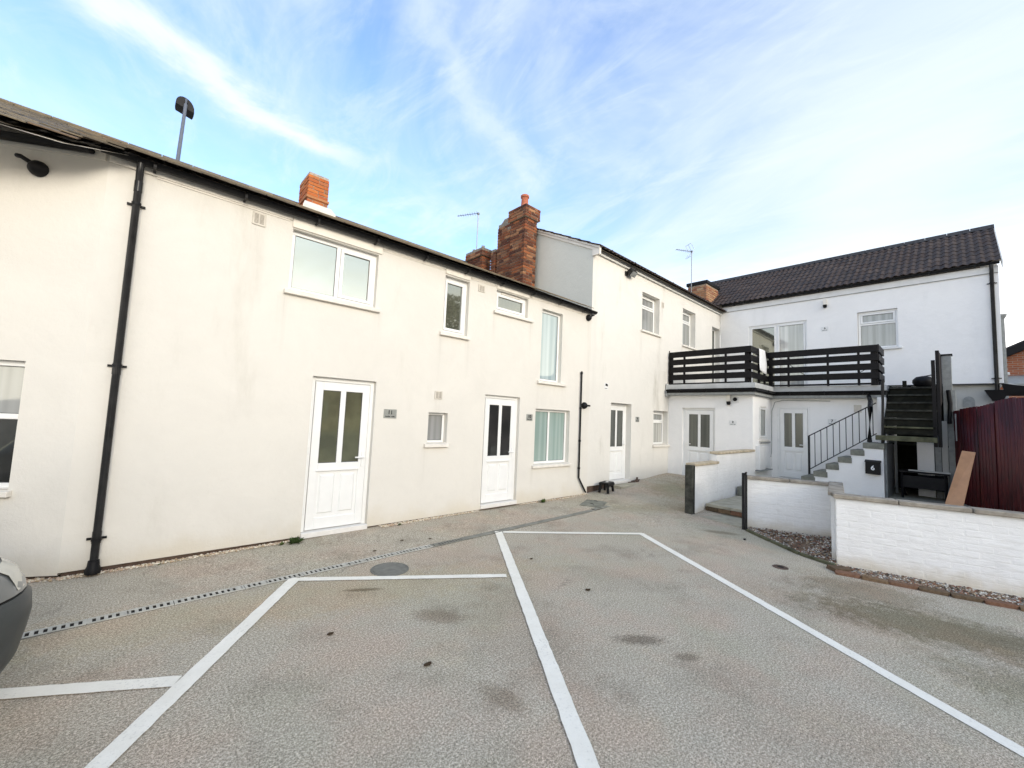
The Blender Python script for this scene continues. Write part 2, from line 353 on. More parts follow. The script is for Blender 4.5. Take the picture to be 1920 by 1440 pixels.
# ---------------------------------------------------------------- object helpers
WORLD = {}
def tag(o, label=None, cat=None, group=None, kind=None):
    if label: o['label'] = label
    if cat: o['category'] = cat
    if group: o['group'] = group
    if kind: o['kind'] = kind
    return o
def thing(name, loc, label, cat, group=None):
    o = bpy.data.objects.new(name, None); COL.objects.link(o); o.location = loc; o.empty_display_size = .1
    WORLD[o.name] = Vector(loc); return tag(o, label, cat, group)
class Fr:
    """a: along the wall, d: depth into the wall, z: up"""
    def __init__(s, ox, oy, u, nrm, oz=0):
        s.o = Vector((ox, oy, oz)); s.u = Vector((u[0], u[1], 0)).normalized(); s.n = Vector((nrm[0], nrm[1], 0)).normalized()
    def p(s, a, d, z): return s.o + s.u * a + s.n * d + Vector((0, 0, z))
WF = Fr(0, 0, (1, 0), (0, 1))
class MB:
    def __init__(s, fr=WF): s.v = []; s.f = []; s.fr = fr
    def quad(s, *pts):
        i = len(s.v); s.v += [s.fr.p(*p) for p in pts]; s.f.append(tuple(range(i, i + len(pts)))); return s
    def hexa(s, P):
        i = len(s.v); s.v += [s.fr.p(*p) for p in P]
        for q in ((0, 1, 2, 3), (7, 6, 5, 4), (0, 4, 5, 1), (1, 5, 6, 2), (2, 6, 7, 3), (3, 7, 4, 0)): s.f.append(tuple(i + k for k in q))
        return s
    def box(s, a0, a1, d0, d1, z0, z1):
        return s.hexa([(a0, d0, z0), (a1, d0, z0), (a1, d1, z0), (a0, d1, z0), (a0, d0, z1), (a1, d0, z1), (a1, d1, z1), (a0, d1, z1)])
    def tube(s, pts, r, n=12, cap=True, r1=None):
        P = [s.fr.p(*p) for p in pts]; rings = []
        for k, p in enumerate(P):
            if k == 0: t = P[1] - P[0]
            elif k == len(P) - 1: t = P[-1] - P[-2]
            else: t = (P[k + 1] - p).normalized() + (p - P[k - 1]).normalized()
            t.normalize(); ref = Vector((0, 0, 1)) if abs(t.z) < .9 else Vector((1, 0, 0))
            x = t.cross(ref).normalized(); y = t.cross(x)
            rr = r if r1 is None else r + (r1 - r) * k / (len(P) - 1)
            b = len(s.v); s.v += [p + (x * math.cos(2 * math.pi * j / n) + y * math.sin(2 * math.pi * j / n)) * rr for j in range(n)]; rings.append(b)
        for a, b in zip(rings, rings[1:]):
            for j in range(n): s.f.append((a + j, a + (j + 1) % n, b + (j + 1) % n, b + j))
        if cap: s.f.append(tuple(rings[0] + j for j in range(n))); s.f.append(tuple(rings[-1] + j for j in range(n))[::-1])
        return s
    def lathe(s, c, prof, n=20, axis='z'):
        """prof: (radius, height) about the point c in frame coordinates; axis z or d (out of the wall = -d)"""
        rings = []
        for r, h in prof:
            b = len(s.v)
            for j in range(n):
                q = 2 * math.pi * j / n
                if axis == 'z': s.v.append(s.fr.p(c[0] + r * math.cos(q), c[1] + r * math.sin(q), c[2] + h))
                else: s.v.append(s.fr.p(c[0] + r * math.cos(q), c[1] - h, c[2] + r * math.sin(q)))
            rings.append(b)
        for a, b in zip(rings, rings[1:]):
            for j in range(n): s.f.append((a + j, a + (j + 1) % n, b + (j + 1) % n, b + j))
        s.f.append(tuple(rings[0] + j for j in range(n))); s.f.append(tuple(rings[-1] + j for j in range(n))[::-1])
        return s
    def build(s, name, mat, parent=None, smooth=False, bevel=0, label=None, kind=None):
        me = bpy.data.meshes.new(name)
        lo = Vector((min(v.x for v in s.v), min(v.y for v in s.v), min(v.z for v in s.v)))
        hi = Vector((max(v.x for v in s.v), max(v.y for v in s.v), max(v.z for v in s.v)))
        O = Vector(((lo.x + hi.x) / 2, (lo.y + hi.y) / 2, lo.z))
        me.from_pydata([v - O for v in s.v], [], s.f); me.materials.append(mat)
        bm = bmesh.new(); bm.from_mesh(me); bmesh.ops.recalc_face_normals(bm, faces=bm.faces)
        if bevel:
            bmesh.ops.bevel(bm, geom=[e for e in bm.edges if e.is_manifold and e.calc_face_angle(0) > .6], offset=bevel, segments=1, affect='EDGES')
        bm.to_mesh(me); bm.free()
        if smooth:
            for p_ in me.polygons: p_.use_smooth = True
            me.set_sharp_from_angle(angle=R(40))
        o = bpy.data.objects.new(name, me); COL.objects.link(o)
        if parent:
            o.parent = parent; o.location = O - WORLD[parent.name]
        else: o.location = O
        WORLD[o.name] = O
        if label: o['label'] = label
        if kind: o['kind'] = kind
        return o
def put(name, me, parent, loc, rot=(0, 0, 0), scale=(1, 1, 1), label=None):
    o = bpy.data.objects.new(name, me); COL.objects.link(o)
    if parent: o.parent = parent; loc = Vector(loc) - WORLD[parent.name]
    o.location = loc; o.rotation_euler = rot; o.scale = scale
    if label: o['label'] = label
    return o
def unit_brick(name, mat, bev=.04, jit=.03):
    bm = bmesh.new(); bmesh.ops.create_cube(bm, size=1)
    rr = random.Random(3)
    bmesh.ops.bevel(bm, geom=bm.edges[:], offset=bev, segments=1, affect='EDGES')
    for v in bm.verts: v.co += Vector((rr.uniform(-jit, jit), rr.uniform(-jit, jit), rr.uniform(-jit, jit))) * .5
    me = bpy.data.meshes.new(name); bm.to_mesh(me); bm.free(); me.materials.append(mat); return me
BR_o = unit_brick('brick', M_brick); BR_d = unit_brick('brick_dark', M_brickd); BR_m = unit_brick('brick_mixed', M_brickm); BR_g = unit_brick('brick_mossy', M_brickg, .08, .08); BR_p = unit_brick('brick_painted', M_pbrick, .05, .05)

def wall_sheet(mb, a0, a1, z0, z1, ops, depth):
    us = sorted({a0, a1} | {o[0] for o in ops} | {o[1] for o in ops}); zs = sorted({z0, z1} | {o[2] for o in ops} | {o[3] for o in ops})
    for i in range(len(us) - 1):
        for j in range(len(zs) - 1):
            cu, cz = (us[i] + us[i + 1]) / 2, (zs[j] + zs[j + 1]) / 2
            if any(o[0] < cu < o[1] and o[2] < cz < o[3] for o in ops): continue
            if not (a0 < cu < a1 and z0 < cz < z1): continue
            mb.quad((us[i], 0, zs[j]), (us[i + 1], 0, zs[j]), (us[i + 1], 0, zs[j + 1]), (us[i], 0, zs[j + 1]))
    for o in ops:
        d = depth if len(o) < 5 else o[4]
        a, b, c, e = o[:4]
        mb.quad((a, 0, c), (a, d, c), (a, d, e), (a, 0, e)); mb.quad((b, 0, c), (b, d, c), (b, d, e), (b, 0, e))
        mb.quad((a, 0, e), (b, 0, e), (b, d, e), (a, d, e)); mb.quad((a, 0, c), (b, 0, c), (b, d, c), (a, d, c))
    mb.quad((a0, 0, z0), (a1, 0, z0), (a1, depth, z0), (a0, depth, z0))   # underside of the render

def window(par, fr, a0, a1, z0, z1, dep, cells, sill=None, fw=.05, sillmat=None, name='window', vent=False, label=None):
    """cells: (u0,u1,w0,w1,glass,casement) in fractions of the frame"""
    f_ = MB(fr); D0, D1 = dep - .055, dep + .012
    f_.box(a0, a1, D0, D1, z0, z0 + fw); f_.box(a0, a1, D0, D1, z1 - fw, z1)
    f_.box(a0, a0 + fw, D0, D1, z0 + fw, z1 - fw); f_.box(a1 - fw, a1, D0, D1, z0 + fw, z1 - fw)
    # mullions / transoms between cells
    W, H = a1 - a0, z1 - z0
    seen = set()
    for u0, u1, w0, w1, g, cas in cells:
        if u1 < 1 and ('v', u1, w0) not in seen:
            seen.add(('v', u1, w0)); x = a0 + W * u1; f_.box(x - fw * .5, x + fw * .5, D0 + .002, D1, max(z0 + fw, z0 + H * w0), min(z1 - fw, z0 + H * w1))
        if w1 < 1 and ('h', w1, u0) not in seen:
            seen.add(('h', w1, u0)); zz = z0 + H * w1; f_.box(max(a0 + fw, a0 + W * u0), min(a1 - fw, a0 + W * u1), D0 + .004, D1, zz - fw * .5, zz + fw * .5)
    wo = f_.build(name, M_upvc, par, bevel=.004, label=label)
    for u0, u1, w0, w1, g, cas in cells:
        xl = a0 + W * u0 + (fw if u0 == 0 else fw * .5); xr = a0 + W * u1 - (fw if u1 == 1 else fw * .5)
        zl = z0 + H * w0 + (fw if w0 == 0 else fw * .5); zr = z0 + H * w1 - (fw if w1 == 1 else fw * .5)
        if cas:
            s_ = MB(fr); c = .042; E0, E1 = D0 - .012, D0 + .03; xl += .003; xr -= .003; zl += .003; zr -= .003
            s_.box(xl, xr, E0, E1, zl, zl + c); s_.box(xl, xr, E0, E1, zr - c, zr); s_.box(xl, xl + c, E0, E1, zl + c, zr - c); s_.box(xr - c, xr, E0, E1, zl + c, zr - c)
            s_.build('sash', M_upvc, wo, bevel=.004)
            xl += c; xr -= c; zl += c; zr -= c
        gk = MB(fr); t = .006; dd = D0 + .014
        gk.box(xl, xr, dd, dd + .012, zl, zl + t); gk.box(xl, xr, dd, dd + .012, zr - t, zr); gk.box(xl, xl + t, dd, dd + .012, zl + t, zr - t); gk.box(xr - t, xr, dd, dd + .012, zl + t, zr - t)
        gk.build('gasket', M_seal, wo)
        MB(fr).box(xl + t, xr - t, D0 + .018, D0 + .026, zl + t, zr - t).build('pane', g, wo)
    if vent:
        MB(fr).box(a0 + W * .2, a1 - W * .2, D0 - .016, D0 - .001, z1 - fw * .75, z1 - fw * .3).build('trickle_vent', M_sill, wo)
    if sill:
        sm = MB(fr); ex0, ex1 = (sill if isinstance(sill, tuple) else (.05, .05))
        P = [(a0 - ex0, -.055, z0 - .055), (a1 + ex1, -.055, z0 - .055), (a1 + ex1, dep - .056, z0 - .055), (a0 - ex0, dep - .056, z0 - .055)]
        sm.hexa([(a0 - ex0, -.055, z0 - .06), (a1 + ex1, -.055, z0 - .06), (a1 + ex1, .0, z0 - .06), (a0 - ex0, .0, z0 - .06),
                 (a0 - ex0, -.055, z0 - .012), (a1 + ex1, -.055, z0 - .012), (a1 + ex1, .0, z0 + .0), (a0 - ex0, .0, z0 + .0)])
        sm.box(a0 + .001, a1 - .001, .0, dep - .056, z0 + .002, z0 + .010)
        sm.build('sill', sillmat or M_sill, wo, bevel=.004)
    return wo

def door(par, fr, a0, a1, z0, z1, dep, g, handle, label=None, threshold=True, g2=None):
    D0, D1 = dep - .05, dep + .02; fw = .055
    f_ = MB(fr); f_.box(a0, a0 + fw, D0, D1, z0, z1); f_.box(a1 - fw, a1, D0, D1, z0, z1); f_.box(a0 + fw, a1 - fw, D0, D1, z1 - fw, z1)
    do = f_.build('door', M_upvc, par, bevel=.004, label=label)
    l0, l1, b0, b1 = a0 + fw + .005, a1 - fw - .005, z0 + .045, z1 - fw - .005
    st = .10; H = b1 - b0; mid = b0 + H * .415; rail = .10; cx = (l0 + l1) / 2; E0, E1 = D0 - .008, D0 + .035
    lf = MB(fr)
    lf.box(l0, l0 + st, E0, E1, b0, b1); lf.box(l1 - st, l1, E0, E1, b0, b1)
    lf.box(l0 + st, l1 - st, E0, E1, b0, b0 + .14); lf.box(l0 + st, l1 - st, E0, E1, b1 - .11, b1); lf.box(l0 + st, l1 - st, E0, E1, mid - rail * .5, mid + rail * .5)
    lf.box(cx - .035, cx + .035, E0 + .002, E1, mid + rail * .5, b1 - .11)
    lf.build('leaf', M_upvc, do, bevel=.004)
    gz0, gz1 = mid + rail * .5, b1 - .11
    for k, (x0, x1) in enumerate(((l0 + st, cx - .035), (cx + .035, l1 - st))):
        gk = MB(fr); t = .007
        gk.box(x0, x1, E0 + .008, E0 + .02, gz0, gz0 + t); gk.box(x0, x1, E0 + .008, E0 + .02, gz1 - t, gz1); gk.box(x0, x0 + t, E0 + .008, E0 + .02, gz0 + t, gz1 - t); gk.box(x1 - t, x1, E0 + .008, E0 + .02, gz0 + t, gz1 - t)
        gk.build('gasket', M_seal, do)
        MB(fr).box(x0 + t, x1 - t, E0 + .013, E0 + .02, gz0 + t, gz1 - t).build('pane', (g2 if (k and g2) else g), do)
    # lower moulded panel field and its two raised panels
    pz0, pz1 = b0 + .14, mid - rail * .5
    MB(fr).box(l0 + st, l1 - st, E0 + .016, E1, pz0, pz1).build('panel_field', M_upvc, do)
    for x0, x1 in ((l0 + st, cx), (cx, l1 - st)):
        e = .035; p_ = MB(fr); X0, X1, Z0, Z1 = x0 + e, x1 - e, pz0 + .05, pz1 - .05
        p_.hexa([(X0, E0 + .016, Z0), (X1, E0 + .016, Z0), (X1, E0 + .016, Z1), (X0, E0 + .016, Z1), (X0 + .018, E0 + .001, Z0 + .018), (X1 - .018, E0 + .001, Z0 + .018), (X1 - .018, E0 + .001, Z1 - .018), (X0 + .018, E0 + .001, Z1 - .018)])
        p_.build('panel', M_upvc, do)
    MB(fr).box(l0 + st - .02, l1 - st + .02, E0 - .014, E0 - .001, pz1 - .002, pz1 + .016).build('weather_bar', M_upvc, do)
    hx = l1 - .045 if handle > 0 else l0 + .045; hz = mid + .115
    h = MB(fr); h.box(hx - .016, hx + .016, E0 - .012, E0 - .001, hz - .13, hz + .07)
    h.tube([(hx, E0 - .012, hz), (hx, E0 - .05, hz)], .009, 8); h.tube([(hx + .01 * handle, E0 - .05, hz), (hx - .12 * handle, E0 - .05, hz)], .010, 8)
    h.build('handle', M_upvc, do, smooth=True)
    gx = a0 + .004 if handle > 0 else a1 - .004
    for q in (.12, .5, .86): MB(fr).box(gx, gx + .03 * handle, D0 - .012, D0 - .001, z0 + (z1 - z0) * q, z0 + (z1 - z0) * q + .09).build('hinge', M_wtrim, do)
    if threshold: MB(fr).box(a0, a1, -.03, D1, z0 - .03, z0 + .035).build('threshold', M_chalk, do, bevel=.005)
    return do

def text_obj(name, txt, fr, a, z, d, size, mat, parent, ext=.002):
    cu = bpy.data.curves.new(name, 'FONT'); cu.body = txt; cu.size = size; cu.extrude = ext; cu.align_x = 'CENTER'; cu.align_y = 'CENTER'; cu.resolution_u = 3; cu.offset = size * .02
    tmp = bpy.data.objects.new('tmp', cu); COL.objects.link(tmp)
    dg = bpy.context.evaluated_depsgraph_get(); me = bpy.data.meshes.new_from_object(tmp.evaluated_get(dg)); bpy.data.objects.remove(tmp)
    me.materials.clear(); me.materials.append(mat)
    o = bpy.data.objects.new(name, me); COL.objects.link(o)
    p_ = fr.p(a, d, z); mw = Matrix((fr.u, Vector((0, 0, 1)), fr.u.cross(Vector((0, 0, 1))))).transposed().to_4x4()
    o.parent = parent; loc = p_ - WORLD[parent.name]; mw.translation = loc; o.matrix_local = mw; return o

def gutter(par, fr, a0, a1, z, out=.12, brackets=6, name='gutter', r=.055):
    n = 8; g = MB(fr); pr = [(-out - r * math.cos(math.pi * k / n) , z - r * math.sin(math.pi * k / n)) for k in range(n + 1)]
    pi = [(-out - (r - .006) * math.cos(math.pi * k / n), z - (r - .006) * math.sin(math.pi * k / n)) for k in range(n + 1)]
    for A, B in zip(pr, pr[1:]): g.quad((a0, A[0], A[1]), (a1, A[0], A[1]), (a1, B[0], B[1]), (a0, B[0], B[1]))
    for A, B in zip(pi, pi[1:]): g.quad((a0, A[0], A[1]), (a1, A[0], A[1]), (a1, B[0], B[1]), (a0, B[0], B[1]))
    for a in (a0, a1): g.quad(*[(a, q[0], q[1]) for q in pr])
    go = g.build(name, M_black, par, smooth=True)
    for k in range(brackets):
        a = a0 + (a1 - a0) * (k + .5) / brackets
        b = MB(fr); b.box(a - .012, a + .012, -out - r - .004, -.022, z - r - .012, z - r - .004); b.box(a - .012, a + .012, -out - r - .010, -out - r - .001, z - r - .004, z + .01)
        b.build('bracket', M_black, go)
    return go

def prism(par, name, pts, depth_vec, mat):
    """extrude a polygon (world pts) by depth_vec"""
    mb = MB(); n = len(pts); P = [Vector(p) for p in pts]; Q = [p + Vector(depth_vec) for p in P]
    mb.v = P + Q; mb.f = [tuple(range(n)), tuple(range(2 * n - 1, n - 1, -1))] + [(k, (k + 1) % n, n + (k + 1) % n, n + k) for k in range(n)]
    return mb.build(name, mat, par)

def brick_stack(par, name, x0, x1, y0, y1, z0, z1, brick, mort, ruin=0, seed=1, proud=0, skip_lo=None):
    rr = random.Random(seed); h, j = .065, .013
    c = MB(); i = .012; c.box(x0 + i, x1 - i, y0 + i, y1 - i, z0, z1 - .005); co = c.build(name, mort, par)
    nz = int((z1 - z0) / (h + j))
    for r_ in range(nz):
        z = z0 + (r_ + .5) * (h + j)
        for side in range(4):
            horiz = side in (0, 2); A, B = (x0, x1) if horiz else (y0, y1)
            if (r_ + side) % 2 == 0: A2, B2 = A, B
            else: A2, B2 = A + .103, B - .103
            t = A2 + (rr.choice((0, .112)) * 0)
            t = A2; k = 0
            while t < B2 - .03:
                ln = .215 if not (k == 0 and (r_ % 4) in (1, 2)) else .103
                ln = min(ln, B2 - t)
                if ruin and z > z1 - ruin and rr.random() < .45: t += ln + j; k += 1; continue
                off = rr.uniform(-.004, .006); mid = t + ln / 2; dd = .1025
                if side == 0: p = (mid, y0 + dd / 2 - off, z)
                elif side == 2: p = (mid, y1 - dd / 2 + off, z)
                elif side == 1: p = (x0 + dd / 2 - off, mid, z)
                else: p = (x1 - dd / 2 + off, mid, z)
                put('brick', brick, co, p, (0, 0, (0 if horiz else math.pi / 2) + rr.uniform(-.01, .01)), (ln, dd, h))
                t += ln + j; k += 1
    return co

def brick_face(par, fr, a0, a1, z0, top, brick, j=.008, seed=1, L_=.215, h=.065, depth=.06, proud=.008, jit=.0035):
    """visible skin of bricks over a wall face. top: function of a"""
    rr = random.Random(seed); r_ = 0; z = z0
    while True:
        t = a0 - (L_ / 2 if r_ % 2 else 0); any_ = False
        while t < a1 - .01:
            s, e = max(t, a0), min(t + L_, a1)
            if e - s > .03 and z + h <= top((s + e) / 2) + .01:
                any_ = True; off = rr.uniform(-jit, jit)
                p = fr.p((s + e) / 2, depth / 2 - proud + off, z + h / 2)
                put('brick', brick, par, p, (rr.uniform(-.006, .006), 0, math.atan2(fr.u.y, fr.u.x) + rr.uniform(-.006, .006)), (e - s, depth, h))
            t += L_ + j
        z += h + j; r_ += 1
        if not any_ or z > 6: break

# ---------------------------------------------------------------- ground
def sm(a, b, t): t = max(0, min(1, (t - a) / (b - a))); return t * t * (3 - 2 * t)
def g(x, y):
    h = .03 * sm(0, 3, x) + .02 * sm(6.8, 7.6, x) + .12 * sm(7.4, 9.2, x) + .11 * sm(9.2, 11.2, x)
    k = sm(2.6, 4.9, y)
    if x < 7: k = sm(4.2, 5.6, y) * (1 - sm(6, 7, x)) + k * sm(6, 7, x)
    return h * k
xs = [-300, -120, -60, -30, -18, -10, -6] + [-4 + .25 * i for i in range(82)] + [18, 22, 30, 60, 120, 300]
ys = [-300, -120, -60, -35, -22, -14, -9, -6] + [-4 + .25 * i for i in range(42)] + [7.5, 9, 14, 22, 40, 90, 300]
gm = MB()
gm.v = [Vector((x, y, g(x, y) + (0.006 * noise.noise(Vector((x * .8, y * .8, 0))) if 0 < x < 7 and 0 < y < 4 else 0) * 0)) for y in ys for x in xs]
nx = len(xs); gm.f = [(j * nx + i, j * nx + i + 1, (j + 1) * nx + i + 1, (j + 1) * nx + i) for j in range(len(ys) - 1) for i in range(nx - 1)]
ground = gm.build('ground', M_asph, None, smooth=True, kind='structure')

def line(par, p0, p1, wd, lift=.004, e0=0, e1=0):
    rr = random.Random(int(p0[0] * 100)); a = Vector(p0); b = Vector(p1); d = (b - a).normalized(); a -= d * e0; b += d * e1; n = Vector((-d.y, d.x)); ln = (b - a).length
    k = max(2, int(ln / .06)); mb = MB()
    for i in range(k + 1):
        c = a + (b - a) * i / k
        for s_ in (-1, 1):
            q = c + n * s_ * (wd / 2 + rr.uniform(-.0028, .0028)); mb.v.append(Vector((q.x, q.y, g(q.x, q.y) + lift)))
    mb.f = [(2 * i, 2 * i + 2, 2 * i + 3, 2 * i + 1) for i in range(k)]
    return mb.build('parking_line', M_line, par)
for args in [((5.735, 3.284), (2.9, -1.33), .095, .0040, .03, 0), ((4.029, 4.521), (5.735, 3.284), .085, .0062, -.04, .02),
             ((3.985, 4.50), (.9, .02), .105, .0084, .05, 0), ((1.33, 4.375), (3.02, 3.262), .085, .0062, 0, 0),
             ((1.29, 4.387), (-1.3, .87), .105, .0084, .04, 0), ((.36, 3.19), (-2.2, 4.73), .10, .0062, -.02, 0)]:
    line(ground, *args)

# ================================================================ building A (cream, left)
XA0 = -.36
FA = Fr(0, 5.63, (1, 0), (0, 1)); XB = 7.5
bA = thing('cream_building', (3.5, 7.5, 0), 'long low cream rendered terrace with a lichen covered slate roof, nearest the camera', 'building')
zb = .05
opsA = [(1.314, 2.445, 3.11, 3.89, .13), (3.585, 4.075, 2.965, 3.905, .14), (4.68, 5.48, 3.545, 3.93, .13), (5.885, 6.51, 2.385, 3.835, .14),
        (3.42, 3.775, 1.185, 1.665, .15), (5.80, 6.84, .745, 1.83, .15), (1.69, 2.54, .055, 2.065, .12), (4.53, 5.37, .09, 2.02, .12)]
mb = MB(FA); wall_sheet(mb, XA0, XB, zb, 4.06, opsA, .15)
mb.quad((XA0, .02, zb), (XA0, 4.0, zb), (XA0, 4.0, 4.0), (XA0, .02, 4.0))
mb.build('wall', M_cream, bA)
MB(FA).box(XA0 + .02, XB, .03, .12, -.1, zb + .01).build('plinth', M_plinth, bA)
# angled left wall
FA0 = Fr(XA0, 5.63, (-.877, .48), (.48, .877))
mb = MB(FA0); wall_sheet(mb, 0, 7, zb - .02, 4.06, [(.44, 1.62, .80, 1.97, .13)], .15); mb.build('wall', M_cream, bA, label='cream wall turned away beyond the corner')
MB(FA0).box(.02, 7, .03, .12, -.1, zb).build('plinth', M_plinth, bA)
# solid backs so the building is closed
MB(WF).box(-7, XB - .01, 9.9, 10.1, 0, 5.9).build('rear_wall', M_cream, bA)

window(bA, FA, 1.314, 2.445, 3.11, 3.89, .125, [(0, .53, 0, 1, G_sky, False), (.53, 1, 0, 1, G_sky, True)], sill=(.05, .06), name='window', label='wide upstairs window reflecting the sky')
window(bA, FA, 3.585, 4.075, 2.965, 3.905, .135, [(0, 1, 0, 1, G_mid, True)], sill=(.06, .03))
window(bA, FA, 4.68, 5.48, 3.545, 3.93, .125, [(0, 1, 0, 1, G_mid, True)], sill=(.06, .12), vent=True)
window(bA, FA, 5.885, 6.51, 2.385, 3.835, .135, [(0, 1, 0, 1, G_blind, False)], sill=(.08, .14))
window(bA, FA, 3.42, 3.775, 1.185, 1.665, .145, [(0, 1, 0, 1, G_grey, False)], sill=(.06, .02), fw=.04)
window(bA, FA, 5.80, 6.84, .745, 1.83, .145, [(0, .47, 0, 1, G_teal, False), (.47, 1, 0, 1, G_teal, False)], sill=(.06, .05))
window(bA, FA0, .44, 1.62, .80, 1.97, .12, [(0, 1, 0, .56, G_dark, False), (0, 1, .56, 1, G_grey, False)], sill=(.03, .05))
door(bA, FA, 1.69, 2.54, .055, 2.065, .115, G_olive, 1)
door(bA, FA, 4.53, 5.37, .09, 2.02, .115, G_dark, 1)
# fascia boards, broken by the windows that reach the eaves
for a0, a1, z0 in ((XA0, 1.30, 3.985), (1.30, 2.49, 3.905), (2.49, 3.58, 3.985), (3.58, 4.08, 3.925), (4.08, 4.67, 3.985), (4.67, 5.5, 3.945), (5.5, XB + .02, 3.985)):
    MB(FA).box(a0 + .002, a1 - .002, -.022, -.001, z0, 4.075).build('fascia', M_trim, bA, bevel=.003)
MB(FA0).box(.02, 7, -.022, -.001, 3.985, 4.075).build('fascia', M_trim, bA)
# shadow gap strips under the trim
for a0, a1 in ((0, 1.27), (2.5, 3.55), (4.1, 4.65), (5.55, 7.45)):
    MB(FA).box(a0, a1, -.010, -.001, 3.966, 3.984).build('drip_bead', M_sill, bA)
gutter(bA, FA, -.42, XB + .02, 4.075, .095, 10)
gutter(bA, FA0, .10, 6.5, 4.055, .085, 0)
# triangular soffit where the eaves run straight on past the turned wall

# roof
YE, ZE, YR, ZR = 5.46, 4.10, 10.0, 6.19
sl = (ZR - ZE) / (YR - YE); pitchA = math.atan(sl)
def rz(x, y): return ZE + sl * (y - YE) - .10 * sm(-.1, -.8, x) * max(0, 1 - (y - YE) / 2.2)
mb = MB()
N_ = 20
for i in range(N_ + 1):
    x = -6.6 + (XB - .0 + 6.6) * i / N_
    for (y, zz) in ((YE - .02 - .14 * sm(-.2, -.7, x), 0), (YE + 2.2, 0), (YR, 0)):
        mb.v.append(Vector((x, y, rz(x, y) - .03)))
mb.f = [(3 * i + k, 3 * i + 3 + k, 3 * i + 4 + k, 3 * i + 1 + k) for i in range(N_) for k in (0, 1)]
b0 = len(mb.v); mb.v += [Vector((-6.6, YR, ZR - .03)), Vector((XB, YR, ZR - .03)), Vector((XB, 14.5, 4.1)), Vector((-6.6, 14.5, 4.1))]; mb.f.append((b0, b0 + 1, b0 + 2, b0 + 3))
roofA = mb.build('roof', M_mortd, bA)
so_ = MB(); cs_ = [-.22 - .42 * k for k in range(16)]
for x in cs_:
    ye = YE - .02 - .14 * sm(-.2, -.7, x); yw = 5.63 + (-.36 - x) * .547 + .12 if x < -.36 else 5.66
    for y in (ye, (ye + yw) / 2, yw): so_.v.append(Vector((x, y, rz(x, y) - .052)))
so_.f = [(3 * i + k, 3 * i + 3 + k, 3 * i + 4 + k, 3 * i + 1 + k) for i in range(15) for k in (0, 1)]
so_.build('soffit', M_trim, bA)
bm = bmesh.new(); bmesh.ops.create_cube(bm, size=1); bmesh.ops.bevel(bm, geom=bm.edges[:], offset=.02, segments=1, affect='EDGES')
SL = bpy.data.meshes.new('slate'); bm.to_mesh(SL); bm.free(); SL.materials.append(M_slate)
rr = random.Random(11); Lr = math.hypot(YR - YE, ZR - ZE); exp_ = .20; sw = .30
cand = []
for r_ in range(int(Lr / exp_) + 1):
    s = r_ * exp_
    for c in range(60):
        x = -6.4 + c * sw + (sw / 2 if r_ % 2 else 0)
        if x > XB - .12: continue
        cand.append((x, s))
def slate_mat(x, s):
    lowx = sm(-.2, -.7, x)
    s0 = s - .10 * lowx * (1 if s < .3 else .0) * 1.2
    y = YE - .04 + (s0 + .13) * math.cos(pitchA); z = rz(x, y) + .013 + .022 * lowx
    return (x, y, z), (pitchA - .035 + (.045 * lowx if s < 2 else 0) + rr.uniform(-.012, .012), rr.uniform(-.01, .01), rr.uniform(-.012, .012)), (sw - rr.uniform(.004, .012), .33 + rr.uniform(-.012, .012), .012)
cand.sort(key=lambda q: (q[0] - 0) ** 2 + (5.4 + q[1]) ** 2 if q[0] > -2.2 else 999)
far = MB()
for k, (x, s) in enumerate(cand):
    p, ro, s_ = slate_mat(x, s)
    if k < 290: put('slate', SL, roofA, p, ro, s_)
    else:
        mw = Matrix.Translation(p) @ Matrix.Rotation(ro[2], 4, 'Z') @ Matrix.Rotation(ro[0], 4, 'X') @ Matrix.Diagonal((*s_, 1))
        i = len(far.v); far.v += [mw @ Vector(q) for q in ((-.5, -.5, -.5), (.5, -.5, -.5), (.5, .5, -.5), (-.5, .5, -.5), (-.5, -.5, .5), (.5, -.5, .5), (.5, .5, .5), (-.5, .5, .5))]
        for q in ((0, 1, 2, 3), (7, 6, 5, 4), (0, 4, 5, 1), (1, 5, 6, 2), (2, 6, 7, 3), (3, 7, 4, 0)): far.f.append(tuple(i + t for t in q))
far.build('slates', M_slate, roofA, kind='stuff')
for k in range(30):
    x = -6.4 + k * .46
    MB().hexa([(x, YR - .13, ZR - .045), (x + .45, YR - .13, ZR - .045), (x + .45, YR + .13, ZR - .045), (x, YR + .13, ZR - .045), (x, YR - .03, ZR + .05), (x + .45, YR - .03, ZR + .05), (x + .45, YR + .03, ZR + .05), (x, YR + .03, ZR + .05)]).build('ridge_tile', M_slate, roofA)

# downpipe
dp = MB(FA); dpx = -.13
dp.tube([(dpx, -.10, 4.05), (dpx, -.10, 3.93), (dpx, -.062, 3.85), (dpx, -.062, .10)], .031, 16)
for z in (3.80, 1.95, .35): dp.tube([(dpx, -.062, z - .055), (dpx, -.062, z + .055)], .034, 16)
dpo = dp.build('downpipe', M_pipe, bA, smooth=True)
for z in (3.62, 1.98, .33):
    b = MB(FA); b.box(dpx - .07, dpx + .07, -.022, -.001, z - .010, z + .010); b.tube([(dpx, -.062, z - .014), (dpx, -.062, z + .014)], .038, 16); b.build('bracket', M_black, dpo)
b = MB(FA); b.lathe((dpx, -.068, 0), [(.055, .02), (.06, .05), (.045, .09), (.040, .14)], 16); b.build('drain_shoe', M_black, dpo, smooth=True)
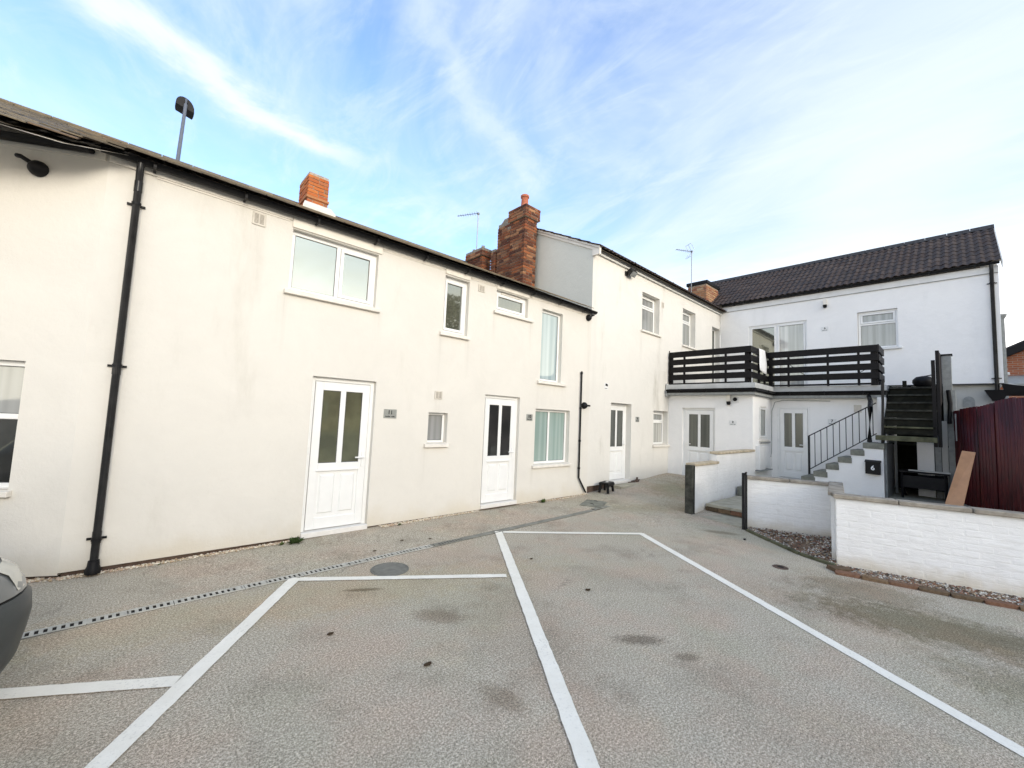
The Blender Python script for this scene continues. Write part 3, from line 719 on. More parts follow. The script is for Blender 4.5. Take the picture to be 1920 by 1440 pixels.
# thin pipe with a swan neck at the right end
tp = MB(FA); tp.tube([(7.16, -.035, 2.70), (7.16, -.035, .42), (7.20, -.035, .36), (7.40, -.045, .09)], .019, 12)
tpo = tp.build('waste_pipe', M_pipe, bA, smooth=True)
for z in (2.66, 1.9, 1.2, .62):
    MB(FA).tube([(7.16, -.035, z - .02), (7.16, -.035, z + .02)], .026, 12).build('bracket', M_black, tpo)

def vent(par, fr, a, z, w_, h_):
    o = MB(fr).box(a - w_ / 2, a + w_ / 2, -.014, -.001, z - h_ / 2, z + h_ / 2).build('vent', M_ventm, par, bevel=.003)
    n = max(4, int(h_ / .018))
    for k in range(n):
        zz = z - h_ * .38 + h_ * .76 * (k + .5) / n
        for s_ in (-1, 1):
            MB(fr).box(a + s_ * w_ * .2 - w_ * .15, a + s_ * w_ * .2 + w_ * .15, -.0165, -.0145, zz - .004, zz + .003).build('slot', M_ventd, o)
vent(bA, FA, .94, 3.872, .14, .155); vent(bA, FA, 4.33, 3.855, .14, .12); vent(bA, FA, 3.575, 1.945, .14, .13)

def dome_lamp(fr, a, z, label, side=1, tilt=0):
    t = thing('wall_lamp', fr.p(a, 0, z), label, 'wall lamp', 'black dome wall lamps')
    MB(fr).lathe((a, -.001, z), [(.072, 0), (.075, .02), (.066, .05), (.04, .082), (.015, .095)], 18, 'd').build('dome', M_black, t, smooth=True)
    MB(fr).tube([(a + side * .03, -.06, z + tilt * .03), (a + side * .10, -.075, z + tilt * .07), (a + side * .14, -.06, z + tilt * .08)], .02, 10).build('arm', M_black, t, smooth=True)
dome_lamp(FA0, .53, 3.80, 'black dome lamp high on the turned cream wall beside the tall downpipe', 1, 1)
dome_lamp(FA, 7.30, 1.965, 'black dome lamp halfway up the cream wall beside the thin black pipe', 1, 0)
dome_lamp(FA, 7.36, 3.93, 'small black dome lamp tucked under the right end of the long gutter', 1, 1)

def plate(fr, a, z, w_, h_, txt, label, mat=None, d0=0):
    t = thing('door_number_plate', fr.p(a, d0, z), label, 'sign', 'door number plates')
    MB(fr).box(a - w_ / 2, a + w_ / 2, d0 - .006, d0 - .0005, z - h_ / 2, z + h_ / 2).build('plate', mat or M_plate, t, bevel=.001)
    text_obj('number', txt, fr, a, z + h_ * .14, d0 - .008, h_ * .62, M_ink, t, .001)
    b = MB(fr)
    for k in range(11):
        x = a - w_ * .36 + w_ * .72 * k / 11
        if k != 6: b.box(x, x + w_ * .048, d0 - .0075, d0 - .0065, z - h_ * .36, z - h_ * (.26 if k % 3 else .22))
    b.build('small_lettering', M_ink, t)
    for s_ in (-1, 1): MB(fr).lathe((a + s_ * w_ * .43, d0 - .006, z), [(.006, 0), (.004, .003)], 8, 'd').build('screw', M_galv, t)
plate(FA, 2.778, 1.618, .20, .13, '11', 'brushed metal plate numbered 11 beside the nearest white door')
plate(FA, 5.635, 1.652, .165, .125, '10', 'brushed metal plate numbered 10 between the door and the two pane window')

# chimneys on building A
ch = brick_stack(bA, 'chimney', 2.38, 2.80, 9.3, 9.95, 5.55, 6.70, BR_o, M_mort, seed=4)
MB().box(2.36, 2.82, 9.275, 9.97, 6.12, 6.17).build('string_course', M_brick, ch)
MB().hexa([(2.27, 9.13, 5.80), (2.93, 9.13, 5.80), (2.90, 9.29, 5.98), (2.34, 9.29, 5.98), (2.27, 9.13, 5.86), (2.93, 9.13, 5.86), (2.88, 9.295, 6.03), (2.34, 9.295, 6.03)]).build('flashing', M_copper, ch)
ch = brick_stack(bA, 'chimney', 6.95, 7.38, 7.37, 7.91, 4.85, 6.73, BR_d, M_mortd, seed=5)
for k in range(2): pass
c2 = brick_stack(bA, 'chimney', 6.90, 7.43, 7.31, 7.97, 6.73, 7.05, BR_d, M_mort, seed=6)
MB().hexa([(6.93, 7.33, 7.05), (7.41, 7.33, 7.05), (7.41, 7.96, 7.05), (6.93, 7.96, 7.05), (7.06, 7.52, 7.15), (7.28, 7.52, 7.15), (7.28, 7.78, 7.15), (7.06, 7.78, 7.15)]).build('flaunching', M_mortd, c2)
MB().lathe((7.17, 7.65, 7.12), [(.105, 0), (.095, .10), (.088, .24), (.092, .27), (.112, .285), (.115, .33), (.10, .345), (.075, .34), (.075, .2)], 20).build('chimney_pot', M_terra, c2, smooth=True)
c3 = brick_stack(bA, 'chimney', 7.04, 7.44, 7.93, 8.54, 4.85, 6.90, BR_d, M_mortd, ruin=.22, seed=7)
brick_stack(bA, 'chimney', 7.02, 7.40, 8.59, 8.78, 4.85, 6.25, BR_d, M_mortd, seed=17)
MB().hexa([(7.07, 8.0, 6.86), (7.40, 8.0, 6.86), (7.40, 8.5, 6.86), (7.07, 8.5, 6.86), (7.1, 8.1, 7.03), (7.3, 8.1, 7.05), (7.3, 8.35, 7.04), (7.1, 8.35, 7.03)]).build('flaunching', M_mortd, c3)
c4 = brick_stack(bA, 'chimney', 6.93, 7.24, 9.05, 9.75, 5.6, 6.15, BR_d, M_mortd, seed=8)
c5 = brick_stack(bA, 'chimney', 6.88, 7.29, 9.0, 9.80, 6.15, 6.38, BR_d, M_mortd, seed=9)
for y in (9.2, 9.62): MB().lathe((7.06, y, 6.37), [(.05, 0), (.05, .13), (.035, .14)], 14).build('cowl', M_cowl, c5, smooth=True)

def aerial(name, base, top, arm0, arm1, n, label, refl=False):
    t = thing(name, base, label, 'TV aerial', 'TV aerials on the chimneys')
    MB().tube([base, top], .014, 8).build('mast', M_alu, t)
    a, b = Vector(arm0), Vector(arm1); MB().tube([a, b], .009, 6).build('boom', M_alu, t)
    d = (b - a).normalized(); s = d.cross(Vector((0, 0, 1))).normalized(); upv = s.cross(d)
    for k in range(n):
        p = a + (b - a) * (k + .5) / n; h = .11 - .05 * k / n
        MB().tube([p - s * h, p + s * h], .005, 5).build('element', M_alu, t)
    if refl:
        for q in (1, -1):
            for j in range(4):
                p = a + d * .02 * j
                c = MB(); c.tube([a + upv * q * .03 + s * (.02), a - d * (.10) * 0 + upv * q * .24 - d * .12 * 0 + s * .0 + d * (.14)], .006, 5); 
            c.tube([a + upv * q * .03 - s * .15, a + upv * q * .24 + d * .14 - s * .15], .006, 5); c.tube([a + upv * q * .03 + s * .15, a + upv * q * .24 + d * .14 + s * .15], .006, 5)
            c.tube([a + upv * q * .24 + d * .14 - s * .15, a + upv * q * .24 + d * .14 + s * .15], .006, 5)
            c.build('reflector', M_alu, t)
    MB().box(top[0] - .03, top[0] + .03, top[1] - .03, top[1] + .03, top[2] - .06, top[2] - .01).build('clamp', M_alu, t)
aerial('tv_aerial', (7.0, 9.43, 6.30), (7.0, 9.43, 7.56), (7.0, 9.43, 7.54), (6.58, 9.88, 7.45), 9, 'thin TV aerial rising from the low brick chimney behind the slate roof')

# ================================================================ building B (cream, taller)
bB = thing('tall_cream_building', (11.1, 7.5, 0), 'taller cream rendered house with grey gable between the slate roofed terrace and the rear wing', 'building')
FB = FA
opsB = [(9.663, 10.58, 4.075, 5.09, .22), (11.99, 12.86, 4.03, 5.14, .22), (14.15, 14.80, 3.0, 4.97, .22), (10.34, 11.13, 1.07, 1.985, .2), (8.35, 9.24, .20, 2.09, .2)]
mb = MB(FB); wall_sheet(mb, XB, 14.815, .20, 5.56, opsB, .22)
mb.build('wall', M_cream2, bB)
MB(FB).box(XB + .02, 14.8, .03, .2, -.05, .21).build('plinth', M_plinth, bB)
prism(bB, 'gable_wall', [(XB, 5.632, 3.6), (XB, 5.632, 5.57), (XB, 7.70, 6.62), (XB, 9.8, 5.55), (XB, 9.8, 3.6)], (.2, 0, 0), M_greywall)
MB().box(XB + .2, 15, 9.6, 9.8, 0, 5.5).build('rear_wall', M_cream2, bB)
window(bB, FB, 9.663, 10.58, 4.075, 5.09, .215, [(0, 1, 0, .66, G_grey, False), (0, 1, .66, 1, G_grey, True)], sill=(.05, .06))
window(bB, FB, 11.99, 12.86, 4.03, 5.14, .215, [(0, 1, 0, .68, G_grey, False), (0, 1, .68, 1, G_grey, True)], sill=(.05, .06))
window(bB, FB, 14.15, 14.80, 3.0, 4.97, .215, [(0, 1, 0, 1, G_door, False)])
window(bB, FB, 10.34, 11.13, 1.07, 1.985, .195, [(0, 1, 0, .66, G_curt, False), (0, 1, .66, 1, G_grey, True)], sill=(.06, .07))
door(bB, FB, 8.35, 9.24, .20, 2.09, .195, G_door, 1)
MB(FB).box(XB + .0, 14.815, -.025, -.001, 5.50, 5.60).build('fascia', M_upvc, bB)
MB(FB).box(XB + .0, 14.79, -.060, -.026, 5.478, 5.512).build('trim_strip', M_upvc, bB)
gutter(bB, FB, XB + .03, 14.6, 5.655, .095, 7)
vent(bB, FB, 10.75, 4.96, .12, .16)
# verge board on the gable
prism(bB, 'verge_board', [(XB - .025, 5.46, 5.46), (XB - .025, 5.46, 5.60), (XB - .025, 7.72, 6.75), (XB - .025, 7.72, 6.62)], (.02, 0, 0), M_trim)
prism(bB, 'verge_return', [(XB - .028, 5.44, 5.40), (XB - .028, 5.64, 5.40), (XB - .028, 5.64, 5.60), (XB - .028, 5.44, 5.60)], (.06, 0, 0), M_trim)

def tile_mesh(name, w_=.30, l_=.42, amp=.034, n=12, th=.014):
    """double roll tile, x across, y up the slope, z out"""
    bm = bmesh.new(); rows = []
    for (y, dz) in ((0, 0), (l_, 0)):
        top = []; bot = []
        for i in range(n + 1):
            t = i / n; z = amp * (math.cos(2 * math.pi * 2 * t) * .5 + .5) ** .8
            top.append(bm.verts.new((t * w_ - w_ / 2, y, z))); bot.append(bm.verts.new((t * w_ - w_ / 2, y, z - th)))
        rows.append((top, bot))
    for i in range(n):
        (t0, b0), (t1, b1) = rows
        bm.faces.new((t0[i], t0[i + 1], t1[i + 1], t1[i])); bm.faces.new((b0[i + 1], b0[i], b1[i], b1[i + 1])); bm.faces.new((b0[i], b0[i + 1], t0[i + 1], t0[i]))
    for i in (0, n):
        (t0, b0), (t1, b1) = rows; bm.faces.new((t0[i], t1[i], b1[i], b0[i]))
    bmesh.ops.recalc_face_normals(bm, faces=bm.faces)
    me = bpy.data.meshes.new(name); bm.to_mesh(me); bm.free(); me.materials.append(M_tile)
    for p_ in me.polygons: p_.use_smooth = True
    me.set_sharp_from_angle(angle=R(50)); return me
TL = tile_mesh('roof_tile')
def tiled(roof, origin, along, upslope_h, pitch, length, slope_len, w_=.30, exp_=.33, seed=1, start=0):
    """origin: eave start; along: unit vec; upslope_h: horizontal unit vec"""
    rr = random.Random(seed); al = Vector(along); uh = Vector(upslope_h); us = uh * math.cos(pitch) + Vector((0, 0, math.sin(pitch)))
    nrm = al.cross(us)
    if nrm.z < 0: nrm = -nrm
    X = us.cross(nrm)  # right handed
    nc = int(round(length / w_)); w2 = length / nc; nr = int(round(slope_len / exp_)); e2 = slope_len / nr
    tiltm = Matrix.Rotation(0, 3, 'X')
    for r_ in range(nr):
        for c in range(nc):
            p = Vector(origin) + al * (w2 * (c + .5)) + us * (e2 * r_) + nrm * (.010 + rr.uniform(-.002, .002))
            M3 = Matrix((X, us, nrm)).transposed() @ Matrix.Rotation(-.040 + rr.uniform(-.012, .010), 3, 'X') @ Matrix.Rotation(rr.uniform(-.014, .014), 3, 'Z')
            o = bpy.data.objects.new('roof_tile', TL); COL.objects.link(o); o.parent = roof
            M4 = (M3 @ Matrix.Diagonal((w2 / .30, 1, 1))).to_4x4(); M4.translation = p + nrm * .012 - WORLD[roof.name]; o.matrix_local = M4
pB = math.atan2(6.62 - 5.57, 7.70 - 5.63)
zBe = 5.60 - .17 * math.tan(pB) + .0
mb = MB(); mb.quad((XB - .05, 5.46, zBe + .02), (15.5, 5.46, zBe + .02), (15.5, 7.72, zBe + .02 + 2.26 * math.tan(pB)), (XB - .05, 7.72, zBe + .02 + 2.26 * math.tan(pB)))
mb.quad((XB - .05, 7.72, zBe + .02 + 2.26 * math.tan(pB)), (15.5, 7.72, zBe + .02 + 2.26 * math.tan(pB)), (15.5, 9.95, 5.5), (XB - .05, 9.95, 5.5))
roofB = mb.build('roof', M_mortd, bB)
tiled(roofB, (XB - .06, 5.42, zBe + .03), (1, 0, 0), (0, 1, 0), pB, 7.8, 2.6, seed=3)
for k in range(17):
    x = XB - .05 + k * .45; zt = zBe + 2.26 * math.tan(pB) + .02
    MB().hexa([(x, 7.60, zt - .02), (x + .44, 7.60, zt - .02), (x + .44, 7.84, zt - .02), (x, 7.84, zt - .02), (x, 7.68, zt + .08), (x + .44, 7.68, zt + .08), (x + .44, 7.76, zt + .08), (x, 7.76, zt + .08)]).build('ridge_tile', M_ridge, roofB)
# chimney in the corner, black capped
c6 = brick_stack(bB, 'chimney', 14.5, 15.55, 5.97, 6.63, 5.4, 6.62, BR_m, M_mort, seed=10)
MB().box(14.46, 15.59, 5.93, 6.67, 6.62, 6.73).build('capping', M_black, c6)
aerial('tv_aerial', (14.4, 6.46, 6.25), (14.4, 6.46, 7.90), (14.4, 6.46, 7.86), (13.85, 6.78, 7.86), 8, 'TV aerial with a vee reflector on the black capped corner chimney', True)
MB(WF).tube([(14.4, 6.46, 6.40), (14.5, 6.46, 6.40)], .012, 6).build('bracket', M_alu, c6)

fl = thing('floodlight', FB.p(8.98, 0, 5.38), 'black square floodlight under the eaves of the taller cream house', 'floodlight')
MB(FB).box(8.80, 8.90, -.03, -.001, 5.30, 5.40).build('wall_bracket', M_blackmetal, fl)
MB(FB).tube([(8.85, -.03, 5.36), (8.92, -.12, 5.36)], .014, 8).build('arm', M_blackmetal, fl)
_f = MB(FB); _f.hexa([(8.84, -.10, 5.28), (9.10, -.10, 5.28), (9.10, -.03, 5.40), (8.84, -.03, 5.40), (8.84, -.20, 5.38), (9.10, -.20, 5.38), (9.10, -.13, 5.47), (8.84, -.13, 5.47)]); _f.build('housing', M_blackmetal, fl, bevel=.008)
_f = MB(FB); _f.hexa([(8.86, -.112, 5.287), (9.08, -.112, 5.287), (9.08, -.108, 5.284), (8.86, -.108, 5.284), (8.86, -.206, 5.372), (9.08, -.206, 5.372), (9.08, -.202, 5.369), (8.86, -.202, 5.369)]); _f.build('lens', G_grey, fl)
plate(FB, 9.525, 1.722, .17, .13, '9', 'brushed metal plate numbered 9 right of the stool and door')
t = thing('wall_notice', FB.p(8.13, 0, 2.455), 'tiny white notice with a dark mark high left of door nine', 'sign')
MB(FB).box(8.05, 8.21, -.005, -.0005, 2.38, 2.53).build('board', M_wplate, t)
MB(FB).hexa([(8.09, -.0075, 2.47), (8.19, -.0075, 2.455), (8.19, -.0055, 2.455), (8.09, -.0055, 2.47), (8.10, -.0075, 2.52), (8.18, -.0075, 2.51), (8.18, -.0055, 2.51), (8.10, -.0055, 2.52)]).build('mark', M_ink, t)
MB(FB).box(8.07, 8.17, -.0075, -.0055, 2.40, 2.41).build('caption_line', M_ink, t)

# ================================================================ wing C (white, right)
bC = thing('white_rear_wing', (16.5, 2.5, 0), 'white rendered upper storey wing with a brown pantile roof behind the balcony', 'building')
FC = Fr(14.82, 5.63, (0, -1), (1, 0)); aC = 6.29
mb = MB(FC); wall_sheet(mb, .002, aC, 2.92, 5.70, [(.905, 2.505, 2.74, 4.955, .1), (3.69, 4.52, 3.94, 4.99, .13)], .13)
mb.quad((aC, 0, 2.92), (aC, 5, 2.92), (aC, 5, 5.70), (aC, 0, 5.70))
mb.build('wall', M_white, bC)
window(bC, FC, .905, 2.505, 2.76, 4.955, .09, [(0, .5, 0, 1, G_mid, True), (.5, 1, 0, 1, G_curt, True)], name='patio_door')
window(bC, FC, 3.70, 4.52, 3.95, 4.985, .12, [(0, 1, 0, .66, G_grey, False), (0, 1, .66, 1, G_grey, True)], sill=(.03, .07), sillmat=M_wtrim)
MB(FC).box(.002, aC, -.022, -.001, 5.55, 5.72).build('fascia', M_wtrim, bC)
MB(FC).box(.02, aC, -.03, -.001, 5.545, 5.556).build('drip_bead', M_gbox, bC)
gutter(bC, FC, .1, aC + .02, 5.79, .10, 8)
dpc = MB(FC); dpc.tube([(6.18, -.10, 5.74), (6.18, -.10, 5.60), (6.18, -.05, 5.50), (6.18, -.05, 2.3)], .036, 14); dpc_o = dpc.build('downpipe', M_pipe, bC, smooth=True)
for z in (5.3, 3.03): 
    b = MB(FC); b.box(6.10, 6.26, -.02, -.001, z - .01, z + .01); b.tube([(6.18, -.05, z - .015), (6.18, -.05, z + .015)], .046, 14); b.build('bracket', M_black, dpc_o)
b = MB(FC); b.hexa([(6.10, -.13, 2.50), (6.26, -.13, 2.50), (6.26, .0, 2.50), (6.10, .0, 2.50), (5.98, -.20, 2.75), (6.36, -.20, 2.75), (6.36, .0, 2.75), (5.98, .0, 2.75)]); b.build('hopper', M_black, dpc_o)
b = MB(FC); b.hexa([(6.30, -.12, 2.62), (6.65, -.12, 2.62), (6.65, .05, 2.62), (6.30, .05, 2.62), (6.25, -.18, 2.90), (6.8, -.18, 2.78), (6.8, .05, 2.78), (6.25, .05, 2.90)]); b.build('hopper', M_black, dpc_o)
# lower storey of the wing, set back
MB().box(14.93, 19.8, -.6, 1.08, 0, 2.915).build('lower_wall', M_conc, bC)
MB().box(14.93, 15.1, 1.08, 5.5, 0, 2.915).build('lower_wall', M_conc, bC)
for k in range(9):
    y = 1.40 - k * .115
    MB().box(14.895, 14.925, y - .108, y, 1.9, 2.91).build('cladding_board', M_wtrim if k % 3 != 1 else M_fasc, bC)
MB().box(14.80, 14.84, -.66, 1.5, 2.895, 2.918).build('bell_bead', M_blackmetal, bC)
_s = MB(); _s.v = [Vector((14.925, -.10 + .10 * math.cos(q), 2.50 + .12 * math.sin(q))) for q in [math.pi * k / 8 for k in range(9)]] + [Vector((14.925, -.20, 2.36)), Vector((14.925, 0, 2.36))]
_n = len(_s.v); _s.v += [v - Vector((.008, 0, 0)) for v in _s.v]; _s.f = [tuple(range(_n)), tuple(range(2 * _n - 1, _n - 1, -1))] + [(k, (k + 1) % _n, _n + (k + 1) % _n, _n + k) for k in range(_n)]
_s.build('grey_patch', M_gbox, bC)
# roof: eave x 14.66, z 5.70 ; ridge x 17.05
pC = math.atan2(7.42 - 5.80, 17.05 - 14.66)
mb = MB(); zt = 7.40
mb.quad((14.68, 7.6, 5.78), (14.68, -.70, 5.78), (17.05, -.70, zt), (17.05, 7.6, zt)); mb.quad((17.05, 7.6, zt), (17.05, -.70, zt), (19.6, -.70, 5.8), (19.6, 7.6, 5.8))
roofC = mb.build('roof', M_mortd, bC)
prism(bC, 'gable_wall', [(14.83, -.655, 5.6), (19.5, -.655, 5.6), (17.05, -.655, 7.33)], (0, .2, 0), M_white)
MB().box(19.3, 19.5, -.65, 7, 0, 5.7).build('rear_wall', M_white, bC)
tiled(roofC, (14.64, 7.2, 5.775), (0, -1, 0), (1, 0, 0), pC, 7.90, math.hypot(17.0 - 14.64, 1.62), seed=5)
for k in range(18):
    y = -.72 + k * .45
    MB().hexa([(16.90, y, zt - .04), (17.20, y, zt - .04), (17.20, y + .44, zt - .04), (16.90, y + .44, zt - .04), (16.99, y, zt + .09), (17.11, y, zt + .09), (17.11, y + .44, zt + .09), (16.99, y + .44, zt + .09)]).build('ridge_tile', M_ridge, roofC)
prism(bC, 'verge_board', [(14.66, -.73, 5.62), (14.66, -.73, 5.77), (17.05, -.73, 7.40), (17.05, -.73, 7.26)], (0, .02, 0), M_wtrim)

def bulkhead(fr, a, z, label, h=.24, w_=.09):
    t = thing('wall_light', fr.p(a, 0, z), label, 'wall light', 'half round outside wall lights')
    MB(fr).box(a - w_ / 2, a + w_ / 2, -.07, -.001, z, z + h * .6).build('housing', M_trim, t, bevel=.008)
    MB(fr).lathe((a, -.06, z - h * .35), [(.03, 0), (.046, .03), (.05, .085)], 14).build('sensor', M_black, t, smooth=True)
bulkhead(FC, 2.965, 5.33, 'cream wall light with black base above the balcony doors', .26)
plate(FC, 2.945, 4.62, .17, .13, '6', 'small white plate numbered 6 right of the balcony doors', M_wplate)

# ================================================================ extension D (white, ground floor, flat roof)
bD = thing('flat_roofed_extension', (12.9, 3.3, 0), 'white ground floor extension with a grey edged flat roof under the slatted balcony', 'building')
F1 = Fr(11.17, 5.628, (0, -1), (1, 0)); F2 = Fr(11.17, 3.475, (1, 0), (0, 1)); F3 = Fr(12.63, 3.475, (0, -1), (1, 0))
mb = MB(F1); wall_sheet(mb, 0, 2.153, .22, 2.43, [(.40, 1.268, .245, 2.10, .12)], .12); mb.build('wall', M_white, bD, label='front wall with door eight')
MB(F1).box(0, .40, .03, .1, .1, .22).build('plinth', M_plinth, bD)
mb = MB(F2); wall_sheet(mb, 0, 1.46, .3, 2.43, [(.46, 1.06, 1.36, 2.20, .06)], .10); mb.build('wall', M_white, bD, label='return wall with the narrow window')
mb = MB(F3); wall_sheet(mb, 0, 2.30, .3, 2.43, [(.13, .86, .36, 2.225, .06)], .10); mb.build('wall', M_white, bD, label='set back wall with door seven')
MB().box(12.75, 14.8, 1.18, 1.28, .2, 2.43).build('wall', M_conc, bD)
door(bD, F1, .40, 1.268, .245, 2.10, .115, G_door, -1)
door(bD, F3, .13, .86, .36, 2.225, .058, G_door, 1)
window(bD, F2, .46, 1.06, 1.36, 2.20, .058, [(0, 1, 0, 1, G_grey, True)], sill=(.03, .03), fw=.045, vent=True)
# deck: slab, fascia, gutter, lower trim
deckpts = [(10.98, 5.60), (10.98, 3.38), (12.42, 3.38), (12.42, 1.17), (14.80, 1.17), (14.80, 5.60)]
prism(bD, 'deck_slab', [(x, y, 2.44) for x, y in deckpts[::-1]], (0, 0, .265), M_gbox)
edges = [((10.98, 5.60), (10.98, 3.38), (0, -1), (1, 0)), ((10.98, 3.38), (12.42, 3.38), (1, 0), (0, 1)), ((12.42, 3.38), (12.42, 1.17), (0, -1), (1, 0)), ((12.42, 1.17), (14.8, 1.17), (1, 0), (0, 1))]
for k, (p, q, u, n_) in enumerate(edges):
    Lk = abs(p[0] - q[0]) + abs(p[1] - q[1]); fr = Fr(p[0], p[1], u, n_)
    e0 = -.026 if k in (0, 2) else 0; e1 = .026 if k in (0, 2) else 0
    MB(fr).box(0 if k != 1 else .0, Lk + (.024 if k in (0, 2) else -.026 if k == 1 else 0), -.024, -.001, 2.60, 2.725).build('fascia', M_fasc, bD, bevel=.003)
    if k < 3:
        MB(fr).box(.0 if k != 1 else -.015, Lk + (.012 if k in (0, 2) else 0), -.016 + .001 * k, .02, 2.50, 2.597).build('gutter_board', M_black, bD)
        gutter(bD, fr, .03 if k != 1 else -.02, Lk - (.02 if k != 1 else -.06), 2.585, .05, 3 if k != 1 else 1, r=.045)
for fr, Lk, a_ in ((F1, 2.155 + .022, 0), (F2, 1.44, -.0), (F3, 2.30, 0)):
    MB(fr).box(a_, Lk, -.022, -.001, 2.41, 2.50).build('lower_trim', M_wtrim, bD, bevel=.003)
MB().box(10.96, 11.16, 5.585, 5.61, 2.40, 2.76).build('end_cap', M_fasc, bD)
dpd = MB(); dpd.tube([(12.36, 1.45, 2.54), (12.36, 1.45, 2.47), (12.0, 1.38, 2.33), (11.75, 1.36, 2.18), (11.55, 1.36, 1.45)], .045, 14)
dpd.build('downpipe', M_pipe, bD, smooth=True)
# corner post of the extension by the stairs
MB().box(12.30, 12.62, 1.155, 1.30, 1.43, 2.44).build('corner_pier', M_white, bD)
MB(F3).box(1.72, 1.86, -.012, -.001, 2.10, 2.28).build('vent_cover', M_ventm, bD)
bulkhead(F1, 1.615, 2.28, 'cream wall light with black base right of door eight', .27, .10)
t = thing('security_camera', F1.p(1.76, 0, 2.32), 'small black ball security camera on a white base beside the wall light of door eight', 'security camera')
MB(F1).box(1.69, 1.84, -.012, -.001, 2.24, 2.39).build('base', M_wplate, t, bevel=.003)
MB(F1).lathe((1.76, -.012, 2.33), [(.045, 0), (.05, .03), (.035, .06), (.01, .072)], 14, 'd').build('ball', M_black, t, smooth=True)
plate(F1, 1.70, 1.738, .18, .12, '8', 'white plate numbered 8 on the white extension wall', M_wplate)
plate(F3, 1.30, 1.86, .17, .15, '7', 'white plate numbered 7 behind the stair handrail', M_wplate)
mbx = thing('meter_cupboard', F2.p(.6, 0, .6), 'white box meter cupboard on the return wall below the narrow window', 'meter cupboard')
MB(F2).box(.18, .60, -.10, -.001, .62, 1.20).build('body', M_wtrim, mbx, bevel=.006)
MB(F2).box(.62, 1.06, -.075, -.001, .66, 1.20).build('door', M_wplate, mbx, bevel=.006)
MB(F2).box(.15, 1.1, -.12, -.001, .585, .61).build('shelf', M_gbox, mbx)
t = thing('wall_cable', F3.p(.02, 0, 2.3), 'thin grey cable running down the corner beside door seven', 'cable')
MB().tube([(12.60, 2.2, 2.37), (12.60, 3.2, 2.385), (12.58, 3.38, 2.34), (12.56, 3.45, 2.1), (12.56, 3.455, 1.4), (12.52, 3.45, 1.0), (12.42, 3.44, .9)], .008, 6).build('cable_run', M_gbox, t)
t = thing('wall_cable', F2.p(.8, 0, 1.3), 'short dark rod fixed below the narrow window sill', 'cable')
MB().tube([(11.66, 3.44, 1.27), (12.35, 3.44, 1.28)], .018, 8).build('rod', M_gbox, t)

# balcony railing
br = thing('balcony_railing', (11.12, 3.5, 2.725), 'black stained timber railing of four slats round the flat roof', 'railing')
lv = [(2.86, 3.012), (3.07, 3.222), (3.28, 3.432), (3.49, 3.65)]
runs = [((11.12, 5.58), (11.12, 3.50), [5.55, 5.18, 4.10, 3.60]), ((11.12, 3.50), (12.36, 3.50), [11.20, 11.85, 12.30]), ((12.36, 3.50), (12.36, 1.27), [3.42, 3.02, 2.20, 1.62, 1.36]), ((12.36, 1.27), (13.3, 1.27), [12.42, 12.8, 13.25])]
rr = random.Random(5)
for k, (p, q, posts) in enumerate(runs):
    alongy = p[0] == q[0]
    for z0, z1 in lv:
        jz = rr.uniform(-.006, .006)
        if alongy: MB().box(p[0] - .014, p[0] + .014, q[1] - (.014 if k == 0 else .0), p[1] - (.016 if k == 2 else 0), z0 + jz, z1 + jz).build('slat', M_deckw, br, bevel=.003)
        else: MB().box(p[0] + .016, q[0] - .0, p[1] - .014, p[1] + .014, z0 + jz + .002, z1 + jz + .002).build('slat', M_deckw, br, bevel=.003)
    for c in posts:
        thick = .045 if c in (5.55, 3.60, 3.42, 1.36) else .022
        if alongy: MB().box(p[0] + .016, p[0] + .016 + .05, c - thick, c + thick, 2.727, 3.60).build('post', M_deckw, br, bevel=.003)
        else: MB().box(c - thick, c + thick, p[1] + .016, p[1] + .066, 2.727, 3.60).build('post', M_deckw, br, bevel=.003)
MB().box(11.09, 11.15, 3.52, 5.58, 2.735, 2.775).build('bottom_rail', M_deckw, br); MB().box(12.33, 12.39, 1.27, 3.48, 2.735, 2.775).build('bottom_rail', M_deckw, br)
MB().box(11.095, 11.105, 5.575, 5.60, 2.74, 3.70).build('end_post', M_deckw, br)
t = thing('towel', (11.95, 3.5, 3.64), 'white cloth hanging folded over the balcony slats', 'towel')
tw = MB(); n = 8; rr = random.Random(2)
for side in (0, 1):
    b0 = len(tw.v)
    for i in range(n + 1):
        for j in range(5):
            s = i / n; x = 11.62 + .50 * j / 4 + .03 * math.sin(s * 5 + j); wv = .012 * math.sin(j * 2.3 + s * 4)
            y = (3.462 - .02 * s + wv) if side == 0 else (3.545 + wv); z = 3.655 - s * (.56 if side == 0 else .2) - (.08 * s * (j / 4) if side == 0 else 0)
            tw.v.append(Vector((x, y, z)))
    tw.f += [(b0 + i * 5 + j, b0 + i * 5 + j + 1, b0 + i * 5 + j + 6, b0 + i * 5 + j + 5) for i in range(n) for j in range(4)]
tw.f += [(j, j + 1, 45 + j + 1, 45 + j) for j in range(4)]
two = tw.build('cloth', M_cloth, t, smooth=True); md = two.modifiers.new('s', 'SOLIDIFY'); md.thickness = .006
t = thing('hanging_wire', (12.3, 2.4, 3.0), 'thin loose wires drooping behind the balcony slats', 'wire')
MB().tube([(12.45, 3.0, 3.30), (12.45, 2.8, 3.1), (12.45, 2.6, 2.98), (12.45, 2.35, 2.9), (12.45, 2.1, 2.93)], .007, 6).build('wire', M_black, t)
MB().tube([(12.45, 1.35, 3.25), (12.45, 1.5, 3.1), (12.45, 1.62, 3.02)], .007, 6).build('wire', M_black, t)

